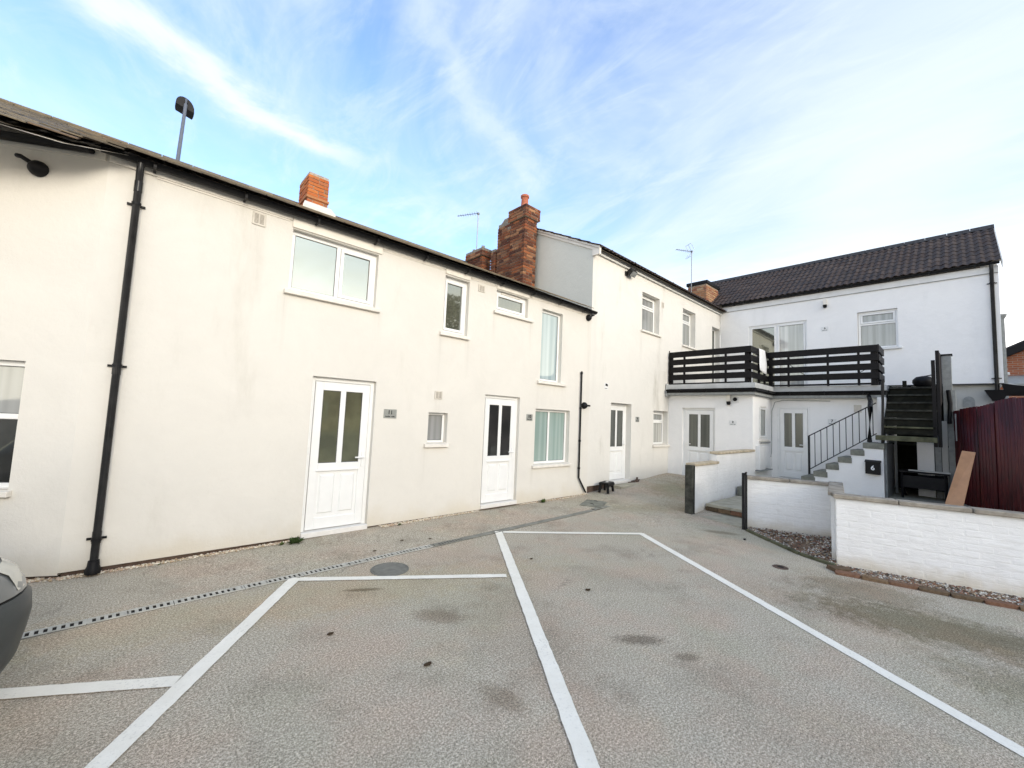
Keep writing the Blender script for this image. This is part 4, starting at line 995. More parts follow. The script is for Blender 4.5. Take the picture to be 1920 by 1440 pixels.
# ================================================================ yard, steps and stairs
yard = MB(); yard.box(8.32, 11.165, .9, 3.39, -.05, .15); yard.box(10.30, 14.9, -.35, 3.47, -.05, .34)
yard.build('yard_paving', M_slab, None, kind='structure')
ap = MB(); ap.hexa([(7.72, 3.40, -.03), (7.50, 2.50, -.03), (8.35, 2.35, -.03), (8.35, 3.40, -.03), (7.72, 3.40, .012), (7.50, 2.50, .012), (8.33, 2.35, .012), (8.33, 3.40, .012)]).build('apron_path', M_slab, None, kind='structure')
st = thing('garden_step', (8.33, 2.8, 0), 'mossy concrete step on red bricks between the white walls', 'step')
MB().box(8.27, 9.2, 2.2, 3.395, .105, .158).build('tread', M_slab, st, bevel=.006)
for k in range(5): put('brick', BR_g, st, (8.31, 3.28 - k * .225, .065), (0, 0, math.pi / 2), (.215, .10, .075))
MB().box(9.9, 10.29, 1.2, 3.395, .15, .345).build('tread', M_slab2, st, bevel=.006)

cs = thing('concrete_staircase', (11.9, 1.8, .34), 'whitewashed staircase with grey stone treads climbing beside door seven', 'staircase')
tops = [(2.30, 2.045, .742), (2.075, 1.845, .925), (1.86, 1.625, 1.095), (1.645, 1.415, 1.27), (1.44, 1.10, 1.43)]
poly = [(2.50, .34)]
prev = .56
profile = [(11.305, 2.52, .34), (11.305, 2.52, .55)]
prof = [(2.52, .33), (2.52, .50), (2.29, .50), (2.29, .63), (2.065, .63), (2.065, .82), (1.85, .82), (1.85, .99), (1.635, .99), (1.635, 1.16), (1.43, 1.16), (1.43, 1.32), (1.12, 1.32), (1.12, .33)]
prism(cs, 'stringer', [(11.31, y, z) for y, z in prof], (.85, 0, 0), M_white)
MB().box(11.30, 12.16, 2.27, 2.53, .502, .60).build('tread', M_slab2, cs, bevel=.006)
for y1, y0, z in tops: MB().box(11.29, 12.17 if z < 1.4 else 12.63, y0, y1, z - .115, z).build('tread', M_slab2, cs, bevel=.006)
MB().box(12.163, 12.62, 1.12, 1.44, .33, 1.315).build('landing_block', M_white, cs)
hr = thing('stair_handrail', (12.1, 2.5, .6), 'thin black metal handrail with upright bars beside the stone stairs', 'handrail')
y0_, y1_ = 2.54, 1.30
def hz(y): return 1.50 + (y0_ - y) / (y0_ - y1_) * .80
def lz(y): return .70 + (y0_ - y) / (y0_ - y1_) * .93
MB().box(12.08, 12.12, y0_ - .02, y0_ + .02, .55, 1.50).build('post', M_blackmetal, hr)
MB().tube([(12.10, y0_, hz(y0_)), (12.10, y1_, hz(y1_))], .012, 8).build('top_rail', M_blackmetal, hr)
MB().tube([(12.10, y0_, lz(y0_)), (12.10, y1_, lz(y1_))], .010, 8).build('bottom_rail', M_blackmetal, hr)
for k in range(1, 11):
    y = y0_ - (y0_ - y1_) * k / 10.5
    MB().tube([(12.10, y, lz(y)), (12.10, y, hz(y))], .008, 6).build('bar', M_blackmetal, hr)
MB().tube([(12.05, 1.20, 1.62), (12.05, 1.20, 2.75), (12.3, 1.25, 2.8)], .010, 6).build('upright', M_blackmetal, hr)
MB().tube([(11.35, 1.135, 1.43), (11.35, 1.10, 2.75)], .022, 8).build('corner_post', M_blackmetal, hr)

ws = thing('wooden_steps', (12.2, .75, 1.4), 'dark open timber steps with a green bottom beam climbing to the upper landing', 'steps')
MB().box(11.28, 11.42, .345, 1.235, 1.50, 1.60).build('beam', M_moss, ws, bevel=.006)
for k in range(6):
    x = 11.42 + k * .25; z = 1.60 + k * .178
    MB().box(x + .02, x + .055, .37, 1.12, z + .03, z + .155).build('riser', M_stepw, ws, bevel=.004)
    MB().box(x - .02, x + .26, .36, 1.13, z + .160, z + .195).build('tread', M_moss if k == 0 else M_treadw, ws, bevel=.004)
for y in (.37, 1.13):
    MB().hexa([(11.42, y - .02, 1.45), (13.0, y - .02, 2.50), (13.0, y + .02, 2.50), (11.42, y + .02, 1.45), (11.42, y - .02, 1.65), (13.0, y - .02, 2.76), (13.0, y + .02, 2.76), (11.42, y + .02, 1.65)]).build('stringer', M_stepw, ws)
MB().box(12.98, 14.88, .2, 1.15, 2.66, 2.72).build('landing', M_stepw, ws)
MB().box(11.42, 11.50, .285, .34, 1.42, 3.29).build('post', M_deckw, ws, bevel=.004)
MB().box(11.40, 11.44, .345, .40, 1.42, 3.10).build('post_face', M_deckw, ws)
MB().hexa([(11.5, .29, 2.2), (13.0, .29, 2.4), (13.0, .33, 2.4), (11.5, .33, 2.2), (11.5, .29, 3.28), (13.0, .29, 3.4), (13.0, .33, 3.4), (11.5, .33, 3.28)]).build('side_panel', M_deckw, ws)
MB().box(13.0, 13.07, .86, .93, 2.72, 2.86).build('block', M_stepw, ws)
du = thing('grey_duct', (12.7, .22, 1.0), 'tall grey boxed duct rising behind the timber steps', 'duct')
MB().box(12.62, 12.78, .14, .28, .3, 3.34).build('casing', M_gbox, du, bevel=.006)
MB().box(12.60, 12.80, .12, .30, 3.34, 3.37).build('cap', M_black, du)
MB().tube([(12.55, .20, 2.6), (12.55, .18, 2.3), (12.55, .20, 1.9)], .035, 10).build('elbow', M_black, du, smooth=True)
MB().box(12.4, 12.56, .055, .12, 1.55, 2.1).build('cover', M_fasc, du)
# under-stair store: dark opening, white post, grey boards
us = thing('under_stair_store', (13.2, .7, .34), 'dark store under the timber steps with a white panel and grey boards', 'store')
MB().box(13.9, 14.0, .1, 1.12, .34, 2.6).build('back_wall', M_stepw, us)  # near-black finish puts the store's deep shade into the wall colour
MB().box(12.56, 12.62, .44, .70, .345, 1.49).build('white_panel', M_upvc, us, bevel=.004)
MB().box(12.60, 12.66, 1.02, 1.06, .345, 1.49).build('post', M_gbox, us)
MB().box(11.45, 12.6, 1.085, 1.115, .345, 1.42).build('side_wall', M_gbox, us)
for k in range(3):
    MB().box(12.56, 12.60, .435 - .10 * (k + 1), .427 - .10 * k, .345, 1.75 + .2 * (k % 2)).build('board', M_gbox if k != 1 else M_conc, us, bevel=.003)
MB().box(12.62, 14.0, .10, .14, .34, 2.6).build('side_wall', M_gbox, us)
MB().box(12.61, 13.9, .14, 1.1, 1.40, 1.44).build('soffit', M_stepw, us)
tr = thing('stacked_furniture', (12.2, .75, .34), 'black table frame stored across the dark opening below the timber steps', 'table')
MB().box(11.9, 12.5, .22, .95, .86, .89).build('top', M_black, tr, bevel=.004)
MB().box(11.88, 11.90, .20, .80, .90, .925).build('edge_strip', M_galv, tr)
for x in (11.93, 12.45):
    for y in (.28, .9): MB().tube([(x, y, .34), (x, y, .86)], .02, 8).build('leg', M_black, tr)
MB().box(11.92, 12.48, .25, .93, .55, .80).build('shelf', M_black, tr, bevel=.01)
bq = thing('kettle_barbecue', (13.35, .58, 2.72), 'round black covered barbecue standing at the top of the timber steps', 'barbecue')
MB().lathe((13.35, .60, 2.74), [(.04, -.0), (.15, .02), (.19, .10), (.185, .16), (.12, .23), (.03, .25)], 18).build('bowl', M_black, bq, smooth=True)
MB().tube([(13.35, .60, 2.98), (13.35, .50, 3.0), (13.35, .42, 3.02)], .012, 8).build('handle', M_black, bq)
for q in range(3):
    MB().tube([(13.35, .60, 2.75), (13.35 + .14 * math.cos(q * 2.1), .60 + .14 * math.sin(q * 2.1), 2.722)], .012, 6).build('leg', M_black, bq)
MB().tube([(13.3, .85, 2.73), (13.3, .82, 2.77)], .04, 8).build('catcher', M_black, bq)
pb = thing('letter_box', (11.29, 1.27, .79), 'black metal letter box with a white 6 on the white stair wall', 'letter box')
FS = Fr(11.308, 1.40, (0, -1), (1, 0))
MB(FS).box(.0, .235, -.08, -.001, .80, 1.06).build('body', M_black, pb, bevel=.006)
MB(FS).hexa([(-.008, -.09, 1.035), (.243, -.09, 1.035), (.243, -.001, 1.05), (-.008, -.001, 1.05), (-.008, -.09, 1.05), (.243, -.09, 1.05), (.243, -.001, 1.085), (-.008, -.001, 1.085)]).build('lid', M_black, pb)
text_obj('number', '6', FS, .118, .925, -.083, .13, M_winkl, pb, .002)

# ---------------------------------------------------------------- low white walls
def pbrick_wall(name, fr, ln, z0, top, th, label, cops, seed, copmat, ztop_cop=.05, back=True):
    t = thing(name, fr.p(ln / 2, th / 2, 0), label, 'wall')
    c = MB(fr); 
    segs = []
    a = 0
    for (a0, a1, zt) in top: c.box(a0 + .004, a1 - .004, .001, th - .004, z0 - .1, zt - .002)
    co = c.build('core', M_pmortar, t)
    for k, (a0, a1, zt) in enumerate(top): brick_face(t, fr, a0, a1, z0 - .02, lambda a, zt=zt: zt, BR_p, seed=seed + k, j=.010, proud=.0010, jit=.0006)
    for (a0, a1, zt) in cops:
        n = max(1, round((a1 - a0) / .6)); w_ = (a1 - a0) / n
        for k in range(n):
            rr_ = random.Random(seed * 9 + k); dz = rr_.uniform(0, .004)
            MB(fr).box(a0 + w_ * k + .004, a0 + w_ * (k + 1) - .004, -.035 + rr_.uniform(-.004, .004), th + .03, zt + dz, zt + ztop_cop + dz).build('coping', copmat, t, bevel=.008)
    return t
# W1 runs from the path back to the extension
FW1 = Fr(7.78, 3.41, (1, 0.012), (-0.012, 1))
w1 = pbrick_wall('low_white_wall', FW1, 3.38, .03, [(0, 1.12, .88), (1.12, 3.38, 1.06)], .12, 'stepped white painted brick wall with buff coping running to the corner of the extension', [(-.02, 1.14, .88), (1.10, 3.37, 1.065)], 21, M_cop2)
MB(FW1).box(-.09, -.005, -.01, .13, -.02, .90).build('end_post', M_treadw, w1, bevel=.006)
MB(FW1).box(-.02, .0, -.02, -.005, -.02, .9).build('end_strip', M_deckw, w1)
FW2 = Fr(7.563, 2.465, (.445, -1.109), (1.109, .445))
w2 = pbrick_wall('low_white_wall', FW2, 1.20, .0, [(0, 1.24, .80)], .11, 'white painted brick wall with weathered coping behind the gravel bed', [(0, 1.22, .80)], 22, M_cop)
FW3 = Fr(6.556, 1.104, (.425, -1.473), (1.473, .425))
w3 = pbrick_wall('low_white_wall', FW3, 2.4, -.02, [(0, 2.4, .815)], .12, 'nearest white painted brick wall with weathered coping running out of frame at the right', [(-.03, 2.4, .815)], 23, M_cop)
FW4 = Fr(6.60, 1.165, (1.40, .235), (-.235, 1.40))
wr = MB(FW4); wr.box(.12, 1.42, -.11, .0, -.05, .812); wr.build('return_wall', M_pbrick, w3)
MB(FW4).box(.09, 1.52, -.14, .03, .822, .866).build('coping', M_cop, w3, bevel=.008)
po = thing('metal_post', (7.40, 2.45, 0), 'rusty black metal angle post standing at the end of the white wall', 'post')
MB().box(7.42, 7.47, 2.435, 2.475, -.02, .90).build('upright', M_blackmetal, po, bevel=.003)
MB().box(6.765, 6.80, 2.21, 2.235, 0, .02).build('foot_mark', M_blackmetal, po)
MB().tube([(7.40, 2.40, -.02), (7.40, 2.40, .88), (7.43, 2.41, .91), (7.45, 2.44, .88)], .016, 8).build('tube', M_blackmetal, po)

# gravel beds
def pebbles(name, pts, n, size, cols, parent=None, label=None, cat=None, seed=1, zf=None):
    """pts: polygon triangles for sampling; deformed stones joined into one uncountable mass"""
    rr = random.Random(seed); mats = []
    verts = []; faces = []; mi = []
    base = [(1, 0, 0), (-1, 0, 0), (0, 1, 0), (0, -1, 0), (0, 0, 1), (0, 0, -1)]
    bf = [(0, 2, 4), (2, 1, 4), (1, 3, 4), (3, 0, 4), (2, 0, 5), (1, 2, 5), (3, 1, 5), (0, 3, 5)]
    for k in range(n):
        tri = rr.choice(pts); a, b = rr.random(), rr.random()
        if a + b > 1: a, b = 1 - a, 1 - b
        P = Vector(tri[0]) + (Vector(tri[1]) - Vector(tri[0])) * a + (Vector(tri[2]) - Vector(tri[0])) * b
        s = size * rr.uniform(.5, 1.25); q = rr.uniform(0, 6.28); i = len(verts)
        for v in base:
            x, y, z = v[0] * s * rr.uniform(.8, 1.3), v[1] * s * rr.uniform(.6, 1.0), v[2] * s * rr.uniform(.4, .7)
            verts.append(Vector((P.x + x * math.cos(q) - y * math.sin(q), P.y + x * math.sin(q) + y * math.cos(q), P.z + z + s * .25)))
        faces += [tuple(i + t for t in f_) for f_ in bf]; c = rr.randrange(len(cols)); mi += [c] * 8
    me = bpy.data.meshes.new(name); me.from_pydata(verts, [], faces)
    for c in cols: me.materials.append(c)
    me.polygons.foreach_set('material_index', mi)
    o = bpy.data.objects.new(name, me); COL.objects.link(o)
    if parent: o.parent = parent; o.location = -WORLD[parent.name]
    tag(o, label, cat, None, 'stuff'); return o
P1 = [simple('pebble_cream', (.62, .54, .40), .85), simple('pebble_pale', (.74, .68, .56), .85), simple('pebble_tan', (.42, .31, .19), .85), simple('pebble_pink', (.52, .38, .28), .85)]
P2 = [simple('stone_brown', (.20, .13, .085), .9), simple('stone_red', (.24, .12, .08), .9), simple('stone_white', (.60, .57, .50), .85), simple('stone_dark', (.08, .065, .05), .9), simple('stone_buff', (.36, .28, .19), .9), simple('stone_grey', (.25, .24, .22), .9)]
def strip(a0, a1, w0, w1, fr=FA, ztop=.0):
    out_ = []; n = 12
    for k in range(n):
        p = a0 + (a1 - a0) * k / n; q = a0 + (a1 - a0) * (k + 1) / n
        def P(a, d):
            v = fr.p(a, d, 0); return (v.x, v.y, g(v.x, v.y) + .004)
        wa = w0 + (w1 - w0) * k / n
        out_ += [(P(p, .02), P(q, .02), P(p, -wa)), (P(q, .02), P(q, -wa), P(p, -wa))]
    return out_
tag(pebbles('gravel', strip(-.36, 1.66, .07, .06), 900, .013, P1, seed=1), 'pale gravel strip along the foot of the cream wall left of door eleven', 'gravel')
tag(pebbles('gravel', strip(0, 1.2, .07, .09, FA0), 420, .013, P1, seed=2), 'pale gravel at the foot of the turned cream wall by the car', 'gravel')
tag(pebbles('gravel', strip(2.72, 4.50, .10, .04), 850, .013, P1, seed=3), 'pale gravel strip between the two nearest white doors', 'gravel')
tag(pebbles('gravel', strip(5.42, 7.45, .05, .10), 700, .013, P1, seed=4), 'pale gravel below the two pane window beside door ten', 'gravel')
zb_ = .012
bed = [(7.42, 2.40), (6.65, 1.52), (6.45, 1.06), (6.60, 1.10), (8.0, 1.34), (7.60, 2.44)]
bs = MB(); bs.v = [Vector((x, y, zb_)) for x, y in bed] + [Vector((7.1, 1.6, .04))]; bs.f = [(i, (i + 1) % 6, 6) for i in range(6)]
bs.build('planting_bed', M_soil, None, kind='structure')
tris = [((7.42, 2.40, .02), (6.65, 1.52, .02), (7.6, 2.40, .03)), ((6.65, 1.52, .02), (6.45, 1.08, .02), (7.95, 1.34, .05)), ((6.65, 1.52, .02), (7.95, 1.34, .05), (7.6, 2.40, .03)), ((6.65, 1.52, .02), (7.95, 1.34, .05), (6.9, 1.4, .03))]
tag(pebbles('gravel', tris, 2400, .017, P2, seed=5), 'brown and white stones in the bed at the foot of the middle white wall', 'gravel')
def P3(a, d, z=.008): v = FW3.p(a, d, z); return (v.x, v.y, v.z)
bs = MB(FW3); bs.quad((0, .02, .010), (2.4, .02, .010), (2.4, -.45, .010), (0, -.30, .010)); bs.build('planting_bed', M_soil, None, kind='structure')
tr3 = []
for k in range(10):
    a0, a1 = 2.4 * k / 10, 2.4 * (k + 1) / 10; tr3 += [(P3(a0, 0), P3(a1, 0), P3(a0, -.28 - .1 * k / 10)), (P3(a1, 0), P3(a1, -.38), P3(a0, -.28))]
tag(pebbles('gravel', tr3, 2200, .016, P2, seed=6), 'brown and white stones along the foot of the nearest white wall', 'gravel')
eb = thing('brick_edging', FW3.p(.6, -.4, 0), 'line of half buried red bricks edging the stones before the nearest white wall', 'edging')
rr = random.Random(8)
for k in range(7):
    a = .05 + k * .235; p = FW3.p(a, -.36 - .012 * k + rr.uniform(-.01, .01), .008)
    put('brick', BR_g, eb, p, (rr.uniform(-.06, .06), rr.uniform(-.04, .04), math.atan2(FW3.u.y, FW3.u.x) + rr.uniform(-.08, .08)), (.22, .10, .05))
put('brick', BR_g, eb, FW3.p(-.0, -.20, .012), (0, .05, math.atan2(FW3.u.y, FW3.u.x) + .6), (.22, .15, .05))
tb = thing('timber_edging', (6.9, 1.8, 0), 'rotten timber edging between the asphalt and the stony bed', 'edging')
for (x0, y0, x1, y1) in ((7.38, 2.37, 7.02, 1.96), (7.0, 1.93, 6.66, 1.52), (6.65, 1.50, 6.47, 1.10)):
    fr = Fr(x0, y0, (x1 - x0, y1 - y0), (y1 - y0, -(x1 - x0))); ln = math.hypot(x1 - x0, y1 - y0)
    MB(fr).box(0, ln, -.02, .03, -.01, .035).build('board', M_moss, tb, bevel=.005)

# ---------------------------------------------------------------- drain, manholes, hole
dr = thing('drain_channel', (3, 4.55, 0), 'narrow slotted drain channel running across the asphalt past the bays', 'drain')
D0, D1 = Vector((-1.1, 4.40)), Vector((7.0, 4.655)); dd = (D1 - D0).normalized(); FD = Fr(D0.x, D0.y, (dd.x, dd.y), (-dd.y, dd.x)); LN = (D1 - D0).length; wd = .05
for k in range(int(LN / .5)):
    a0 = k * .5; a1 = a0 + .5; c = FD.p((a0 + a1) / 2, 0, 0); z = g(c.x, c.y)
    MB(FD).box(a0, a1, -wd, wd, z - .02, z + .0035).build('channel', M_void, dr)  # near-black sheet above ground; its colour stands in for shade down the slots
    mb = MB(FD); mb.box(a0 + .002, a1 - .002, -wd, -wd + .016, z, z + .009); mb.box(a0 + .002, a1 - .002, wd - .016, wd, z, z + .009)
    if a0 < 4.4:
        nb = 11
        for q in range(nb + 1): 
            s = a0 + .004 + (.492 - .02) * q / nb
            mb.box(s, s + .022 + (.028 if (k * 7 + q) % 13 == 5 else 0), -wd + .016, wd - .016, z, z + .0085)
    else: mb.box(a0 + .002, a1 - .002, -wd + .016, wd - .016, z, z + .006)
    mb.build('grate', M_drain if a0 < 4.0 else M_slabg, dr, label=None if a0 < 4.4 else 'plain cover section')
mh = thing('round_manhole_cover', (2.145, 4.135, 0), 'round grey manhole cover set in the asphalt beside the drain channel', 'manhole cover')
MB().lathe((2.145, 4.12, g(2.145, 4.12)), [(.195, .0), (.195, .007), (.182, .0075), (.181, .004), (.170, .004), (.169, .0085), (.0, .0085)][:-1] + [(.01, .0088)], 40).build('cover', M_manh, mh)
sq = thing('square_manhole_cover', (6.93, 4.80, 0), 'square recessed manhole cover in the asphalt before the stool', 'manhole cover')
zq = g(6.9, 4.8) + .004; FQ = Fr(6.62, 4.62, (.92, .40), (-.40, .92))
MB(FQ).box(0, .62, 0, .42, zq - .03, zq + .004).build('surround', M_slab2, sq)
MB(FQ).box(.035, .585, .035, .385, zq, zq + .009).build('cover', M_slab2, sq, bevel=.003)
for a in (.12, .46): MB(FQ).tube([(a, .18, zq + .011), (a + .07, .20, zq + .012), (a + .09, .26, zq + .011)], .006, 6).build('lifting_ring', M_blackmetal, sq)
ho = thing('drain_hole', (5.86, 1.53, 0), 'small broken round hole in the asphalt near the gravel bed', 'hole')
MB().lathe((5.86, 1.53, .0), [(.085, .001), (.08, .006), (.062, .007), (.055, .0045)], 16).build('rim', M_plinth, ho)
MB().lathe((5.865, 1.53, .0), [(.055, .0015), (.02, .0075)], 14).build('void', M_void, ho)

# ---------------------------------------------------------------- small loose things
so = thing('step_stool', (7.98, 5.36, .08), 'small black plastic step stool beside the wall left of door nine', 'stool')
zs = g(7.95, 5.36); FST = Fr(7.78, 5.26, (.97, .22), (-.22, .97))
MB(FST).hexa([(0, 0, zs + .19), (.36, 0, zs + .19), (.36, .24, zs + .19), (0, .24, zs + .19), (.015, .015, zs + .225), (.345, .015, zs + .225), (.345, .225, zs + .225), (.015, .225, zs + .225)]).build('seat', M_black, so, bevel=.01)
MB(FST).box(.12, .24, .08, .13, zs + .2255, zs + .228).build('sticker', M_wplate, so)
for a in (0, 1):
    for d in (0, 1):
        x, y = .02 + .26 * a, .02 + .16 * d; ex = -.025 if a == 0 else .025; ey = -.02 if d == 0 else .02
        MB(FST).hexa([(x + ex, y + ey, zs), (x + .06 + ex, y + ey, zs), (x + .06 + ex, y + .04 + ey, zs), (x + ex, y + .04 + ey, zs), (x, y, zs + .19), (x + .06, y, zs + .19), (x + .06, y + .04, zs + .19), (x, y + .04, zs + .19)]).build('leg', M_black, so)
for d in (0, .20): MB(FST).box(.0, .36, d, d + .02, zs + .15, zs + .19).build('apron', M_black, so)
ma = thing('door_slab', (8.68, 5.45, .15), 'thin buff slab laid as a step before door nine', 'slab')
MB(Fr(8.36, 5.32, (1, 0), (0, 1))).box(0, .78, 0, .26, .10, .175).build('slab', M_slab, ma, bevel=.005)
sl_ = thing('garden_ornament', (9.40, 5.54, .17), 'small dark rusty ornament by the wall right of door nine', 'ornament')
MB().lathe((9.40, 5.53, g(9.4, 5.53)), [(.03, 0), (.05, .02), (.045, .06), (.02, .085), (.03, .10), (.01, .12)], 12).build('body', M_plinth, sl_, smooth=True)
MB().tube([(9.05, 5.56, g(9, 5.5) + .02), (9.2, 5.55, g(9.2, 5.5) + .015), (9.38, 5.54, g(9.4, 5.5) + .02), (9.6, 5.58, g(9.6, 5.5) + .03)], .012, 6).build('pipe', M_plinth, sl_)
pk = thing('leaning_plank', (8.7, .15, .8), 'orange pine board leaning at an angle behind the nearest white wall', 'plank')
_p = [Vector((8.5, .235, .60)), Vector((8.5, .055, .58)), Vector((8.93, -.105, 1.43)), Vector((8.9, .028, 1.445))]
_n = (_p[1] - _p[0]).cross(_p[3] - _p[0]).normalized() * .045
if _n.x < 0: _n = -_n
mb = MB(); mb.hexa([tuple(q) for q in _p] + [tuple(q + _n) for q in _p]); mb.build('board', M_plank, pk, bevel=.003)
ls_ = MB(); ls_.hexa([(8.5, .1, .33), (9.4, .1, .33), (9.4, .3, .33), (8.5, .3, .33), (8.5, .05, .60), (8.6, .05, .60), (8.6, .24, .60), (8.5, .24, .60)])

# red corrugated fence
rf = thing('corrugated_fence', (11, -.3, 0), 'oxblood red corrugated sheet fence behind the nearest white wall', 'fence')
pts = [(13.0, .165, 2.20), (12.2, .05, 2.33), (11.4, -.18, 2.42), (10.6, -.36, 2.48), (9.8, -.52, 2.30), (9.0, -.62, 2.24), (8.2, -.68, 2.17), (7.4, -.80, 2.12)]
topz = [2.17, 2.165, 2.19, 2.23, 2.25, 2.22, 2.19, 2.16]
for k in range(len(pts) - 1):
    a, b = Vector(pts[k]), Vector(pts[k + 1]); d = (b - a); ln = Vector((d.x, d.y)).length; u = Vector((d.x, d.y, 0)).normalized(); nn = Vector((-u.y, u.x, 0)); n = int(ln / .0190); mb = MB()
    za, zb2 = topz[k], topz[k + 1]
    for i in range(n + 1):
        s = i / n; c = a + u * (ln + .03) * s + nn * (.032 * math.sin(2 * math.pi * (ln * s) / .145) + (.004 if k % 2 else 0)); zt = za + (zb2 - za) * s + (.02 if k % 2 else 0)
        mb.v += [Vector((c.x, c.y, -.05)), Vector((c.x, c.y, zt))]
    mb.f = [(2 * i, 2 * i + 2, 2 * i + 3, 2 * i + 1) for i in range(n)]
    o = mb.build('sheet', M_red, rf, smooth=True); md = o.modifiers.new('s', 'SOLIDIFY'); md.thickness = .003
    MB().box(b.x - .03, b.x + .03, b.y - .10, b.y - .03, 0, topz[k + 1] - .05).build('post', M_stepw, rf)

# weeds, leaves and litter
def weed(x, y, n, s, label, seed):
    rr = random.Random(seed); t = thing('weed', (x, y, g(x, y)), label, 'weed'); z0 = g(x, y); mb = MB()
    for k in range(n):
        q = rr.uniform(0, 6.28); l = s * rr.uniform(.4, 1); e = rr.uniform(.2, 1.3); w_ = l * .16
        d = Vector((math.cos(q) * math.cos(e), math.sin(q) * math.cos(e) * .6, math.sin(e))); sd = Vector((-math.sin(q), math.cos(q), 0)) * w_
        b = Vector((x + rr.uniform(-1, 1) * s * .4, y + rr.uniform(-.3, .3) * s * .3, z0)); i = len(mb.v)
        mb.v += [b, b + d * l * .5 + sd, b + d * l + Vector((0, 0, -.1 * l)), b + d * l * .5 - sd]; mb.f.append((i, i + 1, i + 2, i + 3))
    mb.build('leaves', M_leafm, t)
weed(1.60, 5.50, 70, .11, 'leafy green weed at the left foot of door eleven', 1)
weed(1.45, 5.53, 25, .06, 'low brownish weed left of the leafy one by door eleven', 2)
weed(6.0, 5.53, 40, .10, 'small grass tuft below the two pane window', 3)
weed(2.98, 5.52, 25, .05, 'flat green weed in the gravel right of door eleven', 4)
weed(.35, 5.56, 14, .035, 'tiny moss tuft in the gravel right of the downpipe', 5)
weed(6.72, 1.50, 60, .05, 'mossy green weed on the timber edging of the stony bed', 6)
weed(6.52, 1.14, 50, .04, 'mossy weed at the corner of the nearest white wall', 7)
rr = random.Random(12)
spots = [(2.69, 4.89, 'dark leaf lying between door eleven and the drain channel'), (3.03, 4.77, 'dark leaf right of the other by the drain channel'), (2.25, 4.72, 'tiny dark leaf above the round manhole cover'), (1.58, 2.43, 'dark grey blot in the middle of the nearest bay'), (3.42, 2.52, 'small dark blot in the centre bay'), (3.6, 3.47, 'tiny dark leaf just inside the middle bay line'), (1.22, 3.19, 'round black spot on the asphalt of the left bay')]
for x, y, lb in spots:
    t = thing('fallen_leaf', (x, y, g(x, y)), lb, 'leaf', 'dark leaves and blots on the asphalt'); mb = MB(); n = 9; q0 = rr.uniform(0, 6); R0 = .026 if 'blot' in lb else .020
    mb.v = [Vector((x + R0 * rr.uniform(.6, 1.1) * math.cos(q0) * 0 + R0 * rr.uniform(.7, 1.1) * math.cos(2 * math.pi * k / n) * 1.4, y + R0 * rr.uniform(.6, 1.1) * math.sin(2 * math.pi * k / n), g(x, y) + .0075 + rr.uniform(0, .003))) for k in range(n)]
    mb.f = [tuple(range(n))]; mb.build('blade', M_litter, t)

# ---------------------------------------------------------------- street lamp beyond the roof
la = thing('street_lamp', (.40, 16, 0), 'tall street lamp with a dark hooded head beyond the slate roof', 'street lamp')
MB().tube([(.40, 16.05, 0), (.42, 16.03, 9.0), (.462, 16.0, 10.85)], .06, 12, r1=.042).build('pole', M_polem, la, smooth=True)
hd = MB(); prof = []
for k in range(11):
    q = math.pi * k / 10; prof.append((math.cos(q), math.sin(q)))
cx, cy, cz = .455, 16.22, 10.78
for (s_, yy, dz) in ((1.0, -.12, .0), (1.0, .10, 0), (.96, .24, .0), (.88, .32, .0)):
    hd.v += [Vector((cx + .235 * s_ * p_[0] * (1 if p_[1] > .3 else 1.0), cy + yy, cz + dz - .05 * p_[0] + .33 * s_ * p_[1] ** .8)) for p_ in [(a_, abs(b_)) for a_, b_ in prof]]
for r_ in range(3): hd.f += [(r_ * 11 + i, r_ * 11 + i + 1, r_ * 11 + 12 + i, r_ * 11 + 11 + i) for i in range(10)]
hd.f += [tuple(range(33, 44))[::-1]] + [(r_ * 11, r_ * 11 + 11, r_ * 11 + 21, r_ * 11 + 10) for r_ in range(3)] + [tuple(range(11))]
hd.build('head', M_black, la)
MB().tube([(.462, 16.0, 10.7), (.468, 15.99, 11.0), (.468, 16.12, 11.04)], .032, 10).build('neck', M_polem, la, smooth=True)

# ---------------------------------------------------------------- far right: flue pipe and brick house
fp = thing('flue_pipe', (16, -.74, 0), 'grey soil pipe with a cowl at the far end of the white wing', 'pipe')
MB().tube([(16.0, -.745, 2), (16.0, -.735, 4.66)], .035, 10).build('pipe', M_gbox, fp)
MB().lathe((16.0, -.735, 4.64), [(.035, 0), (.05, .03), (.075, .08), (.08, .12), (.04, .125)], 12).build('cowl', M_gbox, fp)
bh = thing('brick_house', (24, -5, 0), 'red brick house with a dark roof behind the corrugated fence', 'building')
def brickmat():
    M = Mat('house_brick', (.4, .15, .08), .9, spec=.2); b = M.n('ShaderNodeTexBrick'); mp = M.n('ShaderNodeMapping'); mp.inputs['Rotation'].default_value = (R(90), 0, R(90)); M.link(M.pos, mp.inputs[0])
    sp = M.n('ShaderNodeSeparateXYZ'); M.link(M.pos, sp.inputs[0]); cb = M.n('ShaderNodeCombineXYZ'); M.link(M.math('ADD', sp.outputs[0], sp.outputs[1]), cb.inputs[0]); M.link(sp.outputs[2], cb.inputs[1]); M.link(cb.outputs[0], b.inputs['Vector'])
    b.inputs['Scale'].default_value = 1; b.inputs['Brick Width'].default_value = .225; b.inputs['Row Height'].default_value = .075; b.inputs['Mortar Size'].default_value = .008
    b.inputs['Color1'].default_value = (.46, .16, .08, 1); b.inputs['Color2'].default_value = (.36, .12, .065, 1); b.inputs['Mortar'].default_value = (.42, .33, .26, 1)
    M.base(M.mix(M.ramp(M.noise(5, 4), [(.4, 0), (.8, .5)]), b.outputs['Color'], (.6, .55, .5), 'MULTIPLY')); return M.m
